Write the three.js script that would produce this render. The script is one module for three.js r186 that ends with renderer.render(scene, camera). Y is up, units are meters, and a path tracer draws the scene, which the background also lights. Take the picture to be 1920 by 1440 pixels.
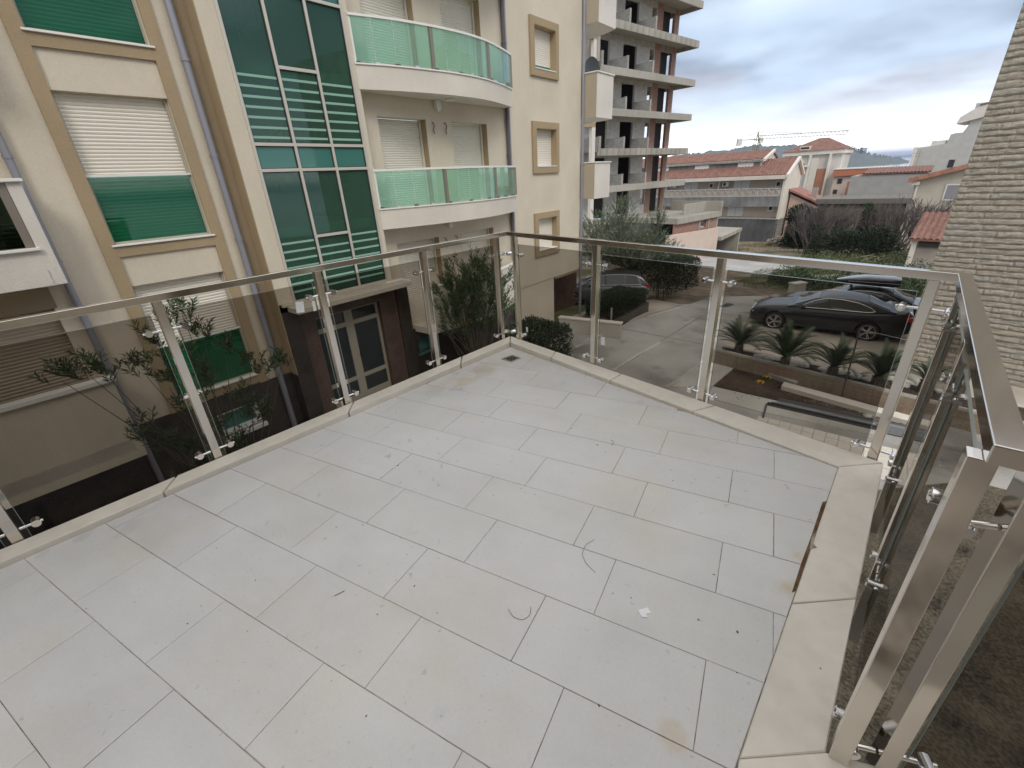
import * as THREE from 'three';
import { mergeGeometries, mergeVertices, toCreasedNormals } from 'three/addons/utils/BufferGeometryUtils.js';
import { RoundedBoxGeometry } from 'three/addons/geometries/RoundedBoxGeometry.js';
import { Brush, Evaluator, SUBTRACTION } from 'three-bvh-csg';

/* ------------------------------------------------------------------ camera, sky, sun, exposure */
const scene = new THREE.Scene();
const camera = new THREE.PerspectiveCamera(82.1, 4 / 3, 0.05, 16000);
camera.position.set(0, 1.6, 0);
camera.rotation.order = 'YXZ';
camera.rotation.set(-25.064 * Math.PI / 180, 0, -3.1993 * Math.PI / 180);

const EXPOSURE = 1.5, SUN = 0.9, FOG = 0.00016;

let seedState = 1;
const reseed = s => { seedState = s >>> 0; };
function rnd() { seedState = (seedState + 0x6D2B79F5) | 0; let t = Math.imul(seedState ^ (seedState >>> 15), 1 | seedState); t = t + Math.imul(t ^ (t >>> 7), 61 | t) ^ t; return ((t ^ (t >>> 14)) >>> 0) / 4294967296; }
const rr = (a, b) => a + (b - a) * rnd();
const clamp = (x, a, b) => Math.min(b, Math.max(a, x));
const lerp = (a, b, t) => a + (b - a) * t;
const sstep = (a, b, x) => { const t = clamp((x - a) / (b - a), 0, 1); return t * t * (3 - 2 * t); };
function hash3(x, y, z) { let h = Math.imul(x, 374761393) ^ Math.imul(y, 668265263) ^ Math.imul(z, 1274126177); h = Math.imul(h ^ (h >>> 13), 1103515245); h = Math.imul(h ^ (h >>> 15), 2246822519); return ((h ^ (h >>> 16)) >>> 0) / 4294967296; }
function vnoise(x, y, z, p = 0) {
  const xi = Math.floor(x), yi = Math.floor(y), zi = Math.floor(z);
  let fx = x - xi, fy = y - yi, fz = z - zi;
  fx = fx * fx * (3 - 2 * fx); fy = fy * fy * (3 - 2 * fy); fz = fz * fz * (3 - 2 * fz);
  const w = p ? (v => ((v % p) + p) % p) : (v => v);
  const x0 = w(xi), x1 = w(xi + 1), y0 = w(yi), y1 = w(yi + 1);
  const a = lerp(lerp(hash3(x0, y0, zi), hash3(x1, y0, zi), fx), lerp(hash3(x0, y1, zi), hash3(x1, y1, zi), fx), fy);
  if (fz === 0) return a;
  const b = lerp(lerp(hash3(x0, y0, zi + 1), hash3(x1, y0, zi + 1), fx), lerp(hash3(x0, y1, zi + 1), hash3(x1, y1, zi + 1), fx), fy);
  return lerp(a, b, fz);
}
function fbm(x, y, z, oct, p = 0) { let s = 0, a = 0.5, n = 0; for (let i = 0; i < oct; i++) { s += a * vnoise(x, y, z + i * 17, p); n += a; a *= 0.5; x *= 2; y *= 2; p *= 2; } return s / n; }

// an overcast sky: bright under the cloud deck towards the horizon, blue grey above that, set brighter and neutral overhead
{
  const W = 2048, H = 1024, data = new Float32Array(W * H * 4);
  const stops = [[-90, .30, .30, .30], [-2, .62, .64, .67], [0, 1.75, 1.75, 1.74], [1.75, 1.78, 1.78, 1.77], [2.6, .88, .93, 1.0], [4.3, .68, .745, .84], [6.2, .53, .59, .69], [8.4, .34, .415, .525], [14, .325, .40, .505], [25, .58, .61, .66], [45, .86, .865, .865], [90, .95, .945, .935]];
  for (let j = 0; j < H; j++) {
    const el = (j + .5) / H * Math.PI - Math.PI / 2, eld = el * 180 / Math.PI, cy = Math.sin(el), ch = Math.cos(el);
    for (let i = 0; i < W; i++) {
      const az = ((i + .5) / W - .5) * 2 * Math.PI, dx = Math.cos(az) * ch, dz = Math.sin(az) * ch;
      let n = .5, m = .5, q = 0;
      if (cy > -0.02) {
        const k = 1 / (Math.max(cy, 0) + .10);
        n = fbm(dx * k * 1.3 + 31, dz * k * 1.3 + 7, .5, 7); n = lerp(n, sstep(.30, .68, n), .75);
        m = fbm(dx * k * 3.1 + 3, dz * k * 3.1 + 57, 9.5, 5);
        q = fbm(dx * k * .45 + 13, dz * k * .45 + 5, 2.5, 3);
      }
      const e2 = eld + (q - .5) * 7 * sstep(2.2, 6, eld) + (n - .5) * 4.5 * sstep(1.5, 5, eld);
      let c = stops[0];
      for (let s = 0; s < stops.length - 1; s++) if (e2 >= stops[s][0]) { const a = stops[s], b = stops[s + 1], t = clamp((e2 - a[0]) / (b[0] - a[0]), 0, 1); c = [0, lerp(a[1], b[1], t), lerp(a[2], b[2], t), lerp(a[3], b[3], t)]; }
      const f = 1 + ((n - .5) * .95 + (m - .5) * .5) * sstep(1.8, 6, eld);
      const o = (j * W + i) * 4;
      data[o] = c[1] * f; data[o + 1] = c[2] * f; data[o + 2] = c[3] * (f * .94 + .06); data[o + 3] = 1;
    }
  }
  const sky = new THREE.DataTexture(data, W, H, THREE.RGBAFormat, THREE.FloatType);
  sky.mapping = THREE.EquirectangularReflectionMapping; sky.magFilter = THREE.LinearFilter; sky.minFilter = THREE.LinearFilter; sky.needsUpdate = true;
  scene.background = sky; scene.environment = sky;
}
const sun = new THREE.DirectionalLight(new THREE.Color(1, .96, .9), SUN);
sun.position.set(9, 26, 16); sun.target.position.set(4, -3, -14); scene.add(sun, sun.target);
sun.castShadow = true; sun.shadow.radius = 34; sun.shadow.mapSize.set(2048, 2048);
Object.assign(sun.shadow.camera, { left: -60, right: 60, top: 60, bottom: -60, near: 1, far: 160 });
scene.fog = new THREE.FogExp2(new THREE.Color(.60, .70, .95), FOG);

/* ------------------------------------------------------------------ helpers */
const used = new Map();
function numbered(name) { const n = used.get(name) || 0; used.set(name, n + 1); return n ? `${name}_${String(n).padStart(3, '0')}` : name; }
function shade(o) { o.castShadow = true; o.receiveShadow = true; return o; }
function thing(name, label, category, [x, y, z] = [0, 0, 0], deg = 0, group) {
  const o = new THREE.Group(); o.name = numbered(name); o.position.set(x, y, z); o.rotation.y = deg * Math.PI / 180;
  o.userData = { label, category }; if (group) o.userData.group = group; scene.add(o); return o;
}
function mesh(geo, mat) { return shade(new THREE.Mesh(Array.isArray(geo) ? join(geo) : geo, mat)); }
function part(parent, name, geo, mat, label) { const m = mesh(geo, mat); m.name = name; if (label) m.userData.label = label; parent.add(m); return m; }
function struct(name, geo, mat, label, category) { const m = mesh(geo, mat); m.name = numbered(name); m.userData = { kind: 'structure', label, category: category || name.replace(/_/g, ' ') }; scene.add(m); return m; }
function solo(name, geo, mat, label, category, group, pos) { const m = mesh(geo, mat); m.name = numbered(name); m.userData = { label, category }; if (group) m.userData.group = group; if (pos) m.position.set(...pos); scene.add(m); return m; }
function dup(root, label, [x, y, z], deg) { const r = root.clone(); r.name = numbered(root.name.replace(/_\d+$/, '')); r.userData = { ...root.userData, label }; r.position.set(x, y, z); if (deg !== undefined) r.rotation.y = deg * Math.PI / 180; scene.add(r); return r; }
// geometry: everything non-indexed with position, normal, uv (metres)
function clean(g) {
  if (g.index) g = g.toNonIndexed();
  if (!g.attributes.normal) g.computeVertexNormals();
  for (const k of Object.keys(g.attributes)) if (!['position', 'normal', 'uv', 'color'].includes(k)) g.deleteAttribute(k);
  return g;
}
function metreUV(g, ou = 0, ov = 0) {
  g = clean(g); const p = g.attributes.position, n = p.count, uv = new Float32Array(n * 2);
  const a = new THREE.Vector3(), b = new THREE.Vector3(), c = new THREE.Vector3(), e = new THREE.Vector3();
  for (let i = 0; i < n; i += 3) {
    a.fromBufferAttribute(p, i); b.fromBufferAttribute(p, i + 1); c.fromBufferAttribute(p, i + 2);
    e.crossVectors(b.clone().sub(a), c.clone().sub(a)); const x = Math.abs(e.x), y = Math.abs(e.y), z = Math.abs(e.z);
    for (let k = 0; k < 3; k++) { const v = [a, b, c][k]; let U, V; if (y >= x && y >= z) { U = v.x; V = v.z; } else if (x >= z) { U = v.z; V = v.y; } else { U = v.x; V = v.y; } uv[(i + k) * 2] = U + ou; uv[(i + k) * 2 + 1] = V + ov; }
  }
  g.setAttribute('uv', new THREE.BufferAttribute(uv, 2)); return g;
}
function join(list) {
  const gs = list.map(g => { g = clean(g); if (!g.attributes.uv) g = metreUV(g); return g; });
  const anyC = gs.some(g => g.attributes.color);
  if (anyC) for (const g of gs) if (!g.attributes.color) g.setAttribute('color', new THREE.BufferAttribute(new Float32Array(g.attributes.position.count * 3).fill(1), 3));
  return gs.length > 1 ? mergeGeometries(gs) : gs[0];
}
// box by its two corners
const bx = (x0, x1, y0, y1, z0, z1) => metreUV(new THREE.BoxGeometry(Math.abs(x1 - x0), Math.abs(y1 - y0), Math.abs(z1 - z0)).translate((x0 + x1) / 2, (y0 + y1) / 2, (z0 + z1) / 2));
const rbx = (x0, x1, y0, y1, z0, z1, r = .005) => metreUV(new RoundedBoxGeometry(Math.abs(x1 - x0), Math.abs(y1 - y0), Math.abs(z1 - z0), 2, r).translate((x0 + x1) / 2, (y0 + y1) / 2, (z0 + z1) / 2));
// upright outline [[x, y]...] with holes, from z0 to z1
function upright(pts, z0, z1, holes = [], bevel = 0) {
  const s = new THREE.Shape(pts.map(p => new THREE.Vector2(...p)));
  for (const h of holes) s.holes.push(new THREE.Path(h.map(p => new THREE.Vector2(...p))));
  return metreUV(new THREE.ExtrudeGeometry(s, { depth: z1 - z0 - 2 * bevel, bevelEnabled: bevel > 0, bevelSize: bevel, bevelThickness: bevel, bevelOffset: -bevel, bevelSegments: 1, curveSegments: 24 }).translate(0, 0, z0 + bevel));
}
const rect = (x0, x1, y0, y1) => [[x0, y0], [x1, y0], [x1, y1], [x0, y1]];
// plan outline [[x, z]...] from y0 to y1
function plan(pts, y0, y1, bevel = 0) {
  const s = new THREE.Shape(pts.map(p => new THREE.Vector2(p[0], -p[1])));
  return metreUV(new THREE.ExtrudeGeometry(s, { depth: y1 - y0 - bevel * 2, bevelEnabled: bevel > 0, bevelSize: bevel, bevelThickness: bevel, bevelOffset: -bevel, bevelSegments: 1 }).rotateX(-Math.PI / 2).translate(0, y0 + bevel, 0));
}
function tube(pts, r, seg = 8, n, closed = false) { const c = new THREE.CatmullRomCurve3(pts.map(p => new THREE.Vector3(...p)), closed, 'catmullrom', .3); return new THREE.TubeGeometry(c, n || Math.max(6, pts.length * 4), r, seg, closed); }
function rod(a, b, r0, r1 = r0, seg = 8) {
  const A = new THREE.Vector3(...a), B = new THREE.Vector3(...b), d = B.clone().sub(A), L = d.length();
  const g = new THREE.CylinderGeometry(r1, r0, L, seg, 1); g.applyQuaternion(new THREE.Quaternion().setFromUnitVectors(new THREE.Vector3(0, 1, 0), d.normalize())); return g.translate((A.x + B.x) / 2, (A.y + B.y) / 2, (A.z + B.z) / 2);
}
// rectangular bar from a to b, w across (horizontal), h tall
function bar(a, b, w, h, r = 0.003) {
  const A = new THREE.Vector3(...a), B = new THREE.Vector3(...b), d = B.clone().sub(A), L = d.length();
  const g = r ? new RoundedBoxGeometry(w, h, L, 2, r) : new THREE.BoxGeometry(w, h, L);
  const m = new THREE.Matrix4().lookAt(B, A, new THREE.Vector3(0, 1, 0)); g.applyMatrix4(m); return metreUV(g.translate((A.x + B.x) / 2, (A.y + B.y) / 2, (A.z + B.z) / 2));
}
function jitter(g, amt, f, sd = 0) { // moves vertices by a field of their position, so shared vertices stay together
  const p = g.attributes.position;
  for (let i = 0; i < p.count; i++) { const x = p.getX(i), y = p.getY(i), z = p.getZ(i); p.setXYZ(i, x + amt * (vnoise(x * f + sd, y * f, z * f + 5.3) - .5) * 2, y + amt * (vnoise(x * f + 40 + sd, y * f, z * f + 9.3) - .5) * 2, z + amt * (vnoise(x * f + 80 + sd, y * f, z * f + 2.3) - .5) * 2); }
  g.computeVertexNormals(); return g;
}

/* ------------------------------------------------------------------ materials */
const toS = v => v <= .0031308 ? v * 12.92 : 1.055 * Math.pow(v, 1 / 2.4) - .055;
function tex(size, metres, fn, srgb = true) { // fn(u, v in 0..1) -> [r, g, b]
  const d = new Uint8Array(size * size * 4);
  for (let j = 0; j < size; j++) for (let i = 0; i < size; i++) { const c = fn(i / size, j / size), o = (j * size + i) * 4; for (let k = 0; k < 3; k++) d[o + k] = clamp(Math.round((srgb ? toS(clamp(c[k], 0, 1)) : c[k]) * 255), 0, 255); d[o + 3] = 255; }
  const t = new THREE.DataTexture(d, size, size, THREE.RGBAFormat); t.wrapS = t.wrapT = THREE.RepeatWrapping; t.magFilter = THREE.LinearFilter; t.minFilter = THREE.LinearMipmapLinearFilter; t.generateMipmaps = true;
  if (srgb) t.colorSpace = THREE.SRGBColorSpace; t.repeat.set(1 / metres, 1 / metres); t.needsUpdate = true; return t;
}
const grey = v => [v, v, v];
const T = {
  plaster: tex(512, 3.1, (u, v) => { const a = fbm(u * 4, v * 4, 1, 5, 4), b = vnoise(u * 256, v * 256, 3, 256), c = fbm(u * 13, v * 1, 8, 5, 1); return grey(.90 + (a - .5) * .17 + (b - .5) * .09 + (c - .5) * .08); }),
  plasterBump: tex(512, .55, (u, v) => grey(.5 + (vnoise(u * 170, v * 170, 2, 170) - .5) * .7 + (vnoise(u * 70, v * 70, 4, 70) - .5) * .4), false),
  concrete: tex(1024, 7.3, (u, v) => { const a = fbm(u * 3, v * 3, 1, 6, 3), b = fbm(u * 9, v * 9, 5, 6, 9), c = vnoise(u * 400, v * 400, 7, 400), st = sstep(.52, .72, fbm(u * 5, v * 5, 21, 6, 5)), bl = sstep(.66, .8, fbm(u * 8, v * 8, 71, 5, 8)); const k = .82 + (a - .5) * .6 + (b - .5) * .4 + (c - .5) * .14 - st * .22 - bl * .25; return [k, k * (.985 - st * .01), k * (.955 - st * .03)]; }),
  formwork: tex(1024, 8.1, (u, v) => { const a = fbm(u * 4, v * 4, 1, 6, 4), b = fbm(u * 40, v * 6, 5, 4, 2), r = Math.abs(((v * 8) % 1) - .5) > .48 ? .04 : 0, st = sstep(.5, .8, fbm(u * 30, v * 3, 12, 4, 3)); const k = .84 + (a - .5) * .36 + (b - .5) * .2 - r - st * .2; return [k, k * .99, k * .965]; }),
  stained: tex(512, 7, (u, v) => { const a = fbm(u * 8, v * 3, 1, 6, 1), b = fbm(u * 4, v * 4, 6, 5, 4); const k = .55 + (a - .5) * .9 + (b - .5) * .6; return grey(clamp(k, .18, 1)); }),
  limestone: tex(2048, 4.8, (u, v) => { // laid over the whole terrace once, so stains keep their places
    const x = u * 4.8 - 2.7, z = v * 4.8 - 4.5, a = fbm(u * 6, v * 6, 1, 6, 6), b = fbm(u * 28, v * 28, 5, 4, 28), st = fbm((u + v * .6) * 14, (v - u * .6) * 70, 91, 3), sp = sstep(.95, .985, vnoise(u * 430, v * 430, 71)), sp2 = sstep(.93, .97, vnoise(u * 150, v * 150, 171)) * sstep(.5, .7, fbm(u * 9, v * 9, 41, 3)), g = vnoise(u * 900, v * 900, 11), w = fbm(u * 13, v * 13, 61, 5, 13), ft = sstep(.80, .90, vnoise(u * 46, v * 46, 231)) * sstep(.48, .66, fbm(u * 5, v * 5, 201, 3));
    let k = .92 + (a - .5) * .16 + (b - .5) * .10 + (st - .5) * .05 + (g - .5) * .05 - sp * .22 - sp2 * .20 - ft * .09, y = sstep(.5, .8, w) * .05;
    for (const [cx, cz, r, q] of [[-.27, -3.72, .16, .32], [-.42, -3.55, .14, .3], [-.12, -3.9, .16, .18], [-.62, -3.45, .2, .16], [1.07, -1.24, .07, .5], [1.2, -1.4, .05, .4], [.42, -.74, .05, .3], [-1.9, -1.75, .3, .12], [-.2, -1.2, .4, .06], [.5, -1.9, .35, .07]]) { const d = Math.hypot(x - cx, z - cz) / r + (fbm(x * 9, z * 9, 5, 4) - .5) * 1.5; const e = sstep(1, .15, d) * q; y += e * .5; k -= e * .16; }
    return [k, k * (1 - y * .55), k * (1 - y * 1.3)]; }),
  curb: tex(512, 1.3, (u, v) => { const a = fbm(u * 4, v * 4, 1, 5, 4), b = fbm(u * 30, v * 30, 5, 3, 30); const k = .92 + (a - .5) * .16 + (b - .5) * .14; return [k, k * .99, k * .97]; }),
  split: tex(512, .9, (u, v) => { const a = fbm(u * 5, v * 9, 1, 6, 1), b = fbm(u * 22, v * 22, 5, 4, 22); const k = .78 + (a - .5) * .7 + (b - .5) * .5; return [k, k * .98, k * .95]; }),
  splitBump: tex(512, .8, (u, v) => grey(fbm(u * 8, v * 12, 3, 6, 4)), false),
  soil: tex(512, 2.3, (u, v) => { const a = fbm(u * 6, v * 6, 1, 6, 6), b = vnoise(u * 90, v * 90, 3, 90); const k = .6 + (a - .5) * .8 + (b - .5) * .5; return [k, k * .93, k * .86]; }),
  field: tex(1024, 17, (u, v) => { const a = fbm(u * 4, v * 4, 1, 6, 4), b = fbm(u * 22, v * 22, 7, 5, 22), g = sstep(.42, .62, fbm(u * 6, v * 6, 31, 6, 6)); const k = .62 + (b - .5) * .9; const d = [.30 * k + .04, .25 * k + .03, .19 * k + .02], gr = [.155 * k, .17 * k, .075 * k]; return [0, 1, 2].map(i => lerp(d[i], gr[i], g) * (1 + (a - .5) * .5)); }),
  gravel: tex(512, 6, (u, v) => { const a = fbm(u * 5, v * 5, 1, 6, 5), b = vnoise(u * 128, v * 128, 3, 128); return grey(.78 + (a - .5) * .4 + (b - .5) * .25); }),
  granite: tex(512, 1.2, (u, v) => { const a = fbm(u * 6, v * 6, 1, 4, 6), b = vnoise(u * 110, v * 110, 3, 110); const k = .6 + (a - .5) * .5 + (b - .5) * .6; return [k, k * .96, k * .93]; }),
  brick: tex(512, 1.0, (u, v) => { const row = Math.floor(v * 12), x = u * 4 + (row % 2) * .5, m = ((v * 12) % 1 < .14 || ((x % 1) + 1) % 1 < .06) ? 1 : 0, h = hash3(((Math.floor(x) % 4) + 4) % 4, row, 3), n = fbm(u * 20, v * 20, 4, 3, 20); return m ? [.42, .39, .36] : [.55 + h * .2 + (n - .5) * .3, .31 + h * .1 + (n - .5) * .1, .24 + h * .07]; }),
  block: tex(512, 1.6, (u, v) => { const row = Math.floor(v * 8), x = u * 4 + (row % 2) * .5, m = ((v * 8) % 1 < .06 || ((x % 1) + 1) % 1 < .03) ? .12 : 0, h = hash3(((Math.floor(x) % 4) + 4) % 4, row, 3), n = fbm(u * 16, v * 16, 4, 4, 16); return grey(.86 - m + (h - .5) * .14 + (n - .5) * .24); }),
  tileroof: tex(256, 3, (u, v) => { const a = fbm(u * 6, v * 6, 1, 4, 6), h = vnoise(u * 40, v * 24, 3, 8); return [.8 + (a - .5) * .5 + (h - .5) * .3, .74 + (a - .5) * .5 + (h - .5) * .35, .72 + (a - .5) * .6 + (h - .5) * .4]; }),
  bark: tex(256, .5, (u, v) => { const a = fbm(u * 12, v * 3, 1, 5, 3); return grey(.6 + (a - .5) * .9); }),
};
const sq = c => new THREE.Color(c[0], c[1], c[2]);
function M(c, o = {}) { const { rough = .85, metal = 0, ...rest } = o; return new THREE.MeshStandardMaterial({ color: sq(c), roughness: rough, metalness: metal, ...rest }); }
function glass(c, o = {}) { return new THREE.MeshPhysicalMaterial({ color: sq(c), roughness: 0, transmission: 1, thickness: 0, ior: 1.5, metalness: 0, side: THREE.DoubleSide, ...o }); }
const plasterLook = { map: T.plaster, bumpMap: T.plasterBump, bumpScale: .004 };
const m = {
  cream: M([.735, .65, .52], plasterLook), tan: M([.43, .325, .20], plasterLook), tanDark: M([.36, .275, .175], plasterLook), pale: M([.76, .70, .61], plasterLook), white: M([.80, .745, .675], plasterLook),
  sill: M([.78, .77, .73], { rough: .5 }), shutter: M([.74, .69, .60], { rough: .55 }), frameDark: M([.10, .09, .08], { rough: .5 }), frameWhite: M([.80, .80, .78], { rough: .4 }), frameBeige: M([.42, .385, .315], { rough: .45 }), alu: M([.62, .60, .57], { rough: .35, metal: .6 }), postBrown: M([.30, .26, .22], { rough: .4, metal: .5 }),
  pipe: M([.30, .30, .34], { rough: .45, metal: .3 }), pipeDark: M([.10, .09, .10], { rough: .5 }),
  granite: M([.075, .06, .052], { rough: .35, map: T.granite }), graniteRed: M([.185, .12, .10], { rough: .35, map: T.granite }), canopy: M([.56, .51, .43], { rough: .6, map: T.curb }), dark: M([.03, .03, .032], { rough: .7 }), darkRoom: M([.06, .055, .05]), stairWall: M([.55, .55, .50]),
  curtain: glass([.23, .51, .385], { transmission: .90 }), curtainTrim: M([.60, .56, .49], { rough: .4, metal: .3 }), spandrel: M([.05, .18, .15], { rough: .05 }), frost: M([.25, .44, .345], { rough: .5 }),
  greenGlass: glass([.27, .62, .50]), balconyGlass: glass([.62, .84, .74], { transmission: .86 }), smoke: glass([.425, .405, .378], { specularIntensity: .18 }), winGlass: glass([.35, .38, .38]),
  steel: M([.74, .70, .65], { rough: .11, metal: 1 }), steelDull: M([.62, .60, .57], { rough: .28, metal: 1 }), chrome: M([.85, .85, .86], { rough: .08, metal: 1 }),
  tile: M([.60, .592, .583], { rough: .5, map: T.limestone }), curb: M([.80, .75, .68], { rough: .5, map: T.curb }), mortar: M([.58, .54, .49], { map: T.soil }),
  concrete: M([.60, .585, .55], { map: T.concrete, rough: .9 }), raw: M([.475, .445, .39], { map: T.formwork }), block: M([.64, .615, .57], { map: T.block }), brick: M([.60, .58, .57], { map: T.brick }), stained: M([.34, .34, .335], { map: T.stained }), drive: M([.48, .472, .452], { map: T.concrete, rough: .85 }), paving: M([.52, .47, .41], { map: T.concrete }),
  soil: M([.13, .098, .072], { map: T.soil, bumpMap: T.soil, bumpScale: .05, rough: 1 }), field: M([1, 1, 1], { map: T.field, rough: 1 }), gravel: M([.50, .485, .47], { map: T.gravel }),
  split: M([.38, .34, .285], { map: T.split, bumpMap: T.splitBump, bumpScale: .02, rough: .9 }),
  roof: M([.27, .148, .115], { map: T.tileroof, rough: .8 }), roofPale: M([.52, .27, .18], { map: T.tileroof, rough: .8 }),
  rust: M([.27, .165, .085], { map: T.soil, rough: 1 }), paper: M([.86, .86, .88], { rough: .7 }),
  bark: M([.20, .165, .13], { map: T.bark, rough: 1 }), twig: M([.16, .13, .11], { rough: 1 }),
  rubber: M([.02, .02, .02], { rough: .8 }), black: M([.012, .012, .013], { rough: .5 }),
};
const leafM = (c, t = .25) => new THREE.MeshPhysicalMaterial({ color: sq(c), roughness: .55, side: THREE.DoubleSide, vertexColors: true, transmission: 0, thickness: 0 });
const L = { oleander: leafM([.060, .095, .038]), olive: leafM([.150, .185, .125]), hedge: leafM([.024, .040, .017]), bush: leafM([.050, .085, .030]), cycad: leafM([.044, .072, .034]), weed: leafM([.105, .125, .05]), grey: leafM([.15, .135, .12]) };

// foliage: many separate leaf blades
class Leaves {
  constructor() { this.p = []; this.n = []; this.c = []; this.u = []; }
  blade(x, y, z, dx, dy, dz, len, wid, tone) { // a folded lance-shaped blade from (x, y, z) along d
    const dl = Math.hypot(dx, dy, dz) || 1; dx /= dl; dy /= dl; dz /= dl;
    let ax = rr(-1, 1), ay = rr(-.5, 1), az = rr(-1, 1); let sx = dy * az - dz * ay, sy = dz * ax - dx * az, sz = dx * ay - dy * ax; const sl = Math.hypot(sx, sy, sz) || 1; sx *= wid / sl / 2; sy *= wid / sl / 2; sz *= wid / sl / 2;
    let nx = -(dy * sz - dz * sy), ny = -(dz * sx - dx * sz), nz = -(dx * sy - dy * sx); const nl = Math.hypot(nx, ny, nz) || 1; nx /= nl; ny /= nl; nz /= nl;
    const mx = x + dx * len * .45, my = y + dy * len * .45, mz = z + dz * len * .45, ex = x + dx * len, ey = y + dy * len - len * .08, ez = z + dz * len;
    const P = this.p, N = this.n, C = this.c;
    const q = (a, b, c, d, e, f, g, h, i) => { P.push(a, b, c, d, e, f, g, h, i); for (let k = 0; k < 3; k++) { N.push(nx, ny, nz); C.push(tone * (1 + k * .0), tone, tone * .96); this.u.push(0, 0); } };
    q(x, y, z, mx + sx, my + sy, mz + sz, ex, ey, ez); q(x, y, z, ex, ey, ez, mx - sx, my - sy, mz - sz);
  }
  shoot(x, y, z, dx, dy, dz, len, n, leafLen, leafWid, spread, tone) { // a shoot carrying n leaves
    const dl = Math.hypot(dx, dy, dz); dx /= dl; dy /= dl; dz /= dl;
    for (let i = 0; i < n; i++) { const t = (i + rnd()) / n, a = rr(0, 6.283), s = spread * rr(.7, 1.2); let ox = Math.cos(a), oy = rr(-.3, .5), oz = Math.sin(a); this.blade(x + dx * len * t, y + dy * len * t, z + dz * len * t, dx + ox * s, dy + oy * s, dz + oz * s, leafLen * rr(.6, 1.1), leafWid * rr(.8, 1.2), tone * rr(.65, 1.35)); }
  }
  build() { const g = new THREE.BufferGeometry(); g.setAttribute('position', new THREE.Float32BufferAttribute(this.p, 3)); g.setAttribute('normal', new THREE.Float32BufferAttribute(this.n, 3)); g.setAttribute('color', new THREE.Float32BufferAttribute(this.c, 3)); g.setAttribute('uv', new THREE.Float32BufferAttribute(this.u, 2)); return g; }
}

/* ------------------------------------------------------------------ terrain */
const gy = d => Math.max(-26.6, -4.1 - .075 * Math.max(0, d - 19));           // ground level by distance: flat near, falling to the sea
const groundAt = (x, z) => gy(Math.hypot(x, z));
// frames: x along the front, z out of it, turned so that the front runs along azimuth az
const frameDeg = az => 90 - az;
const dirU = az => [Math.sin(az * Math.PI / 180), -Math.cos(az * Math.PI / 180)];
const dirN = az => [Math.cos(az * Math.PI / 180), Math.sin(az * Math.PI / 180)];
const AZ = 40.2, bu = dirU(AZ), bn = dirN(AZ);
const bpos = (s, t) => [bu[0] * s + bn[0] * (t - 10), bu[1] * s + bn[1] * (t - 10)];   // world x, z of a place in the apartment building's frame
function draped(poly, lift, step = 1.2, base = groundAt) {
  const xs = poly.map(p => p[0]), zs = poly.map(p => p[1]), out = [];
  const x0 = Math.floor(Math.min(...xs) / step) * step, x1 = Math.max(...xs), z0 = Math.floor(Math.min(...zs) / step) * step, z1 = Math.max(...zs);
  const cut = (P, f, mk) => { const r = []; for (let i = 0; i < P.length; i++) { const a = P[i], b = P[(i + 1) % P.length], fa = f(a), fb = f(b); if (fa >= 0) r.push(a); if ((fa >= 0) !== (fb >= 0)) { const t = fa / (fa - fb); r.push([a[0] + (b[0] - a[0]) * t, a[1] + (b[1] - a[1]) * t]); } } return r; };
  for (let x = x0; x < x1; x += step) {
    let col = cut(cut(poly, p => p[0] - x), p => x + step - p[0]); if (col.length < 3) continue;
    for (let z = z0; z < z1; z += step) {
      const c = cut(cut(col, p => p[1] - z), p => z + step - p[1]); if (c.length < 3) continue;
      const tris = THREE.ShapeUtils.triangulateShape(c.map(p => new THREE.Vector2(...p)), []);
      for (const t of tris) { let [a, b, d] = t.map(i => c[i]); if ((b[0] - a[0]) * (d[1] - a[1]) - (b[1] - a[1]) * (d[0] - a[0]) > 0) [b, d] = [d, b]; for (const q of [a, b, d]) out.push(q[0], base(q[0], q[1]) + lift, q[1]); }
    }
  }
  const g = new THREE.BufferGeometry(); g.setAttribute('position', new THREE.Float32BufferAttribute(out, 3)); g.computeVertexNormals(); return metreUV(g);
}
{
  const ds = [0, 3, 6, 10, 14, 19, 22, 26, 30, 35, 40, 46, 53, 60, 70, 80, 95, 110, 130, 150, 180, 210, 240, 270, 300, 319, 340, 420], A = 120, pos = [], idx = [];
  ds.forEach(d => { for (let a = 0; a < A; a++) { const t = a / A * 2 * Math.PI; pos.push(d * Math.sin(t), gy(d) - (d > 330 ? 8 : 0), -d * Math.cos(t)); } });
  for (let r = 0; r < ds.length - 1; r++) for (let a = 0; a < A; a++) { const i = r * A + a, j = r * A + (a + 1) % A; idx.push(i, j, j + A, i, j + A, i + A); }
  const g = new THREE.BufferGeometry(); g.setAttribute('position', new THREE.Float32BufferAttribute(pos, 3)); g.setIndex(idx); g.computeVertexNormals();
  struct('ground', metreUV(g), m.field, 'rough grassy ground with bare brown earth falling away behind the driveway', 'ground');
}
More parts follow.
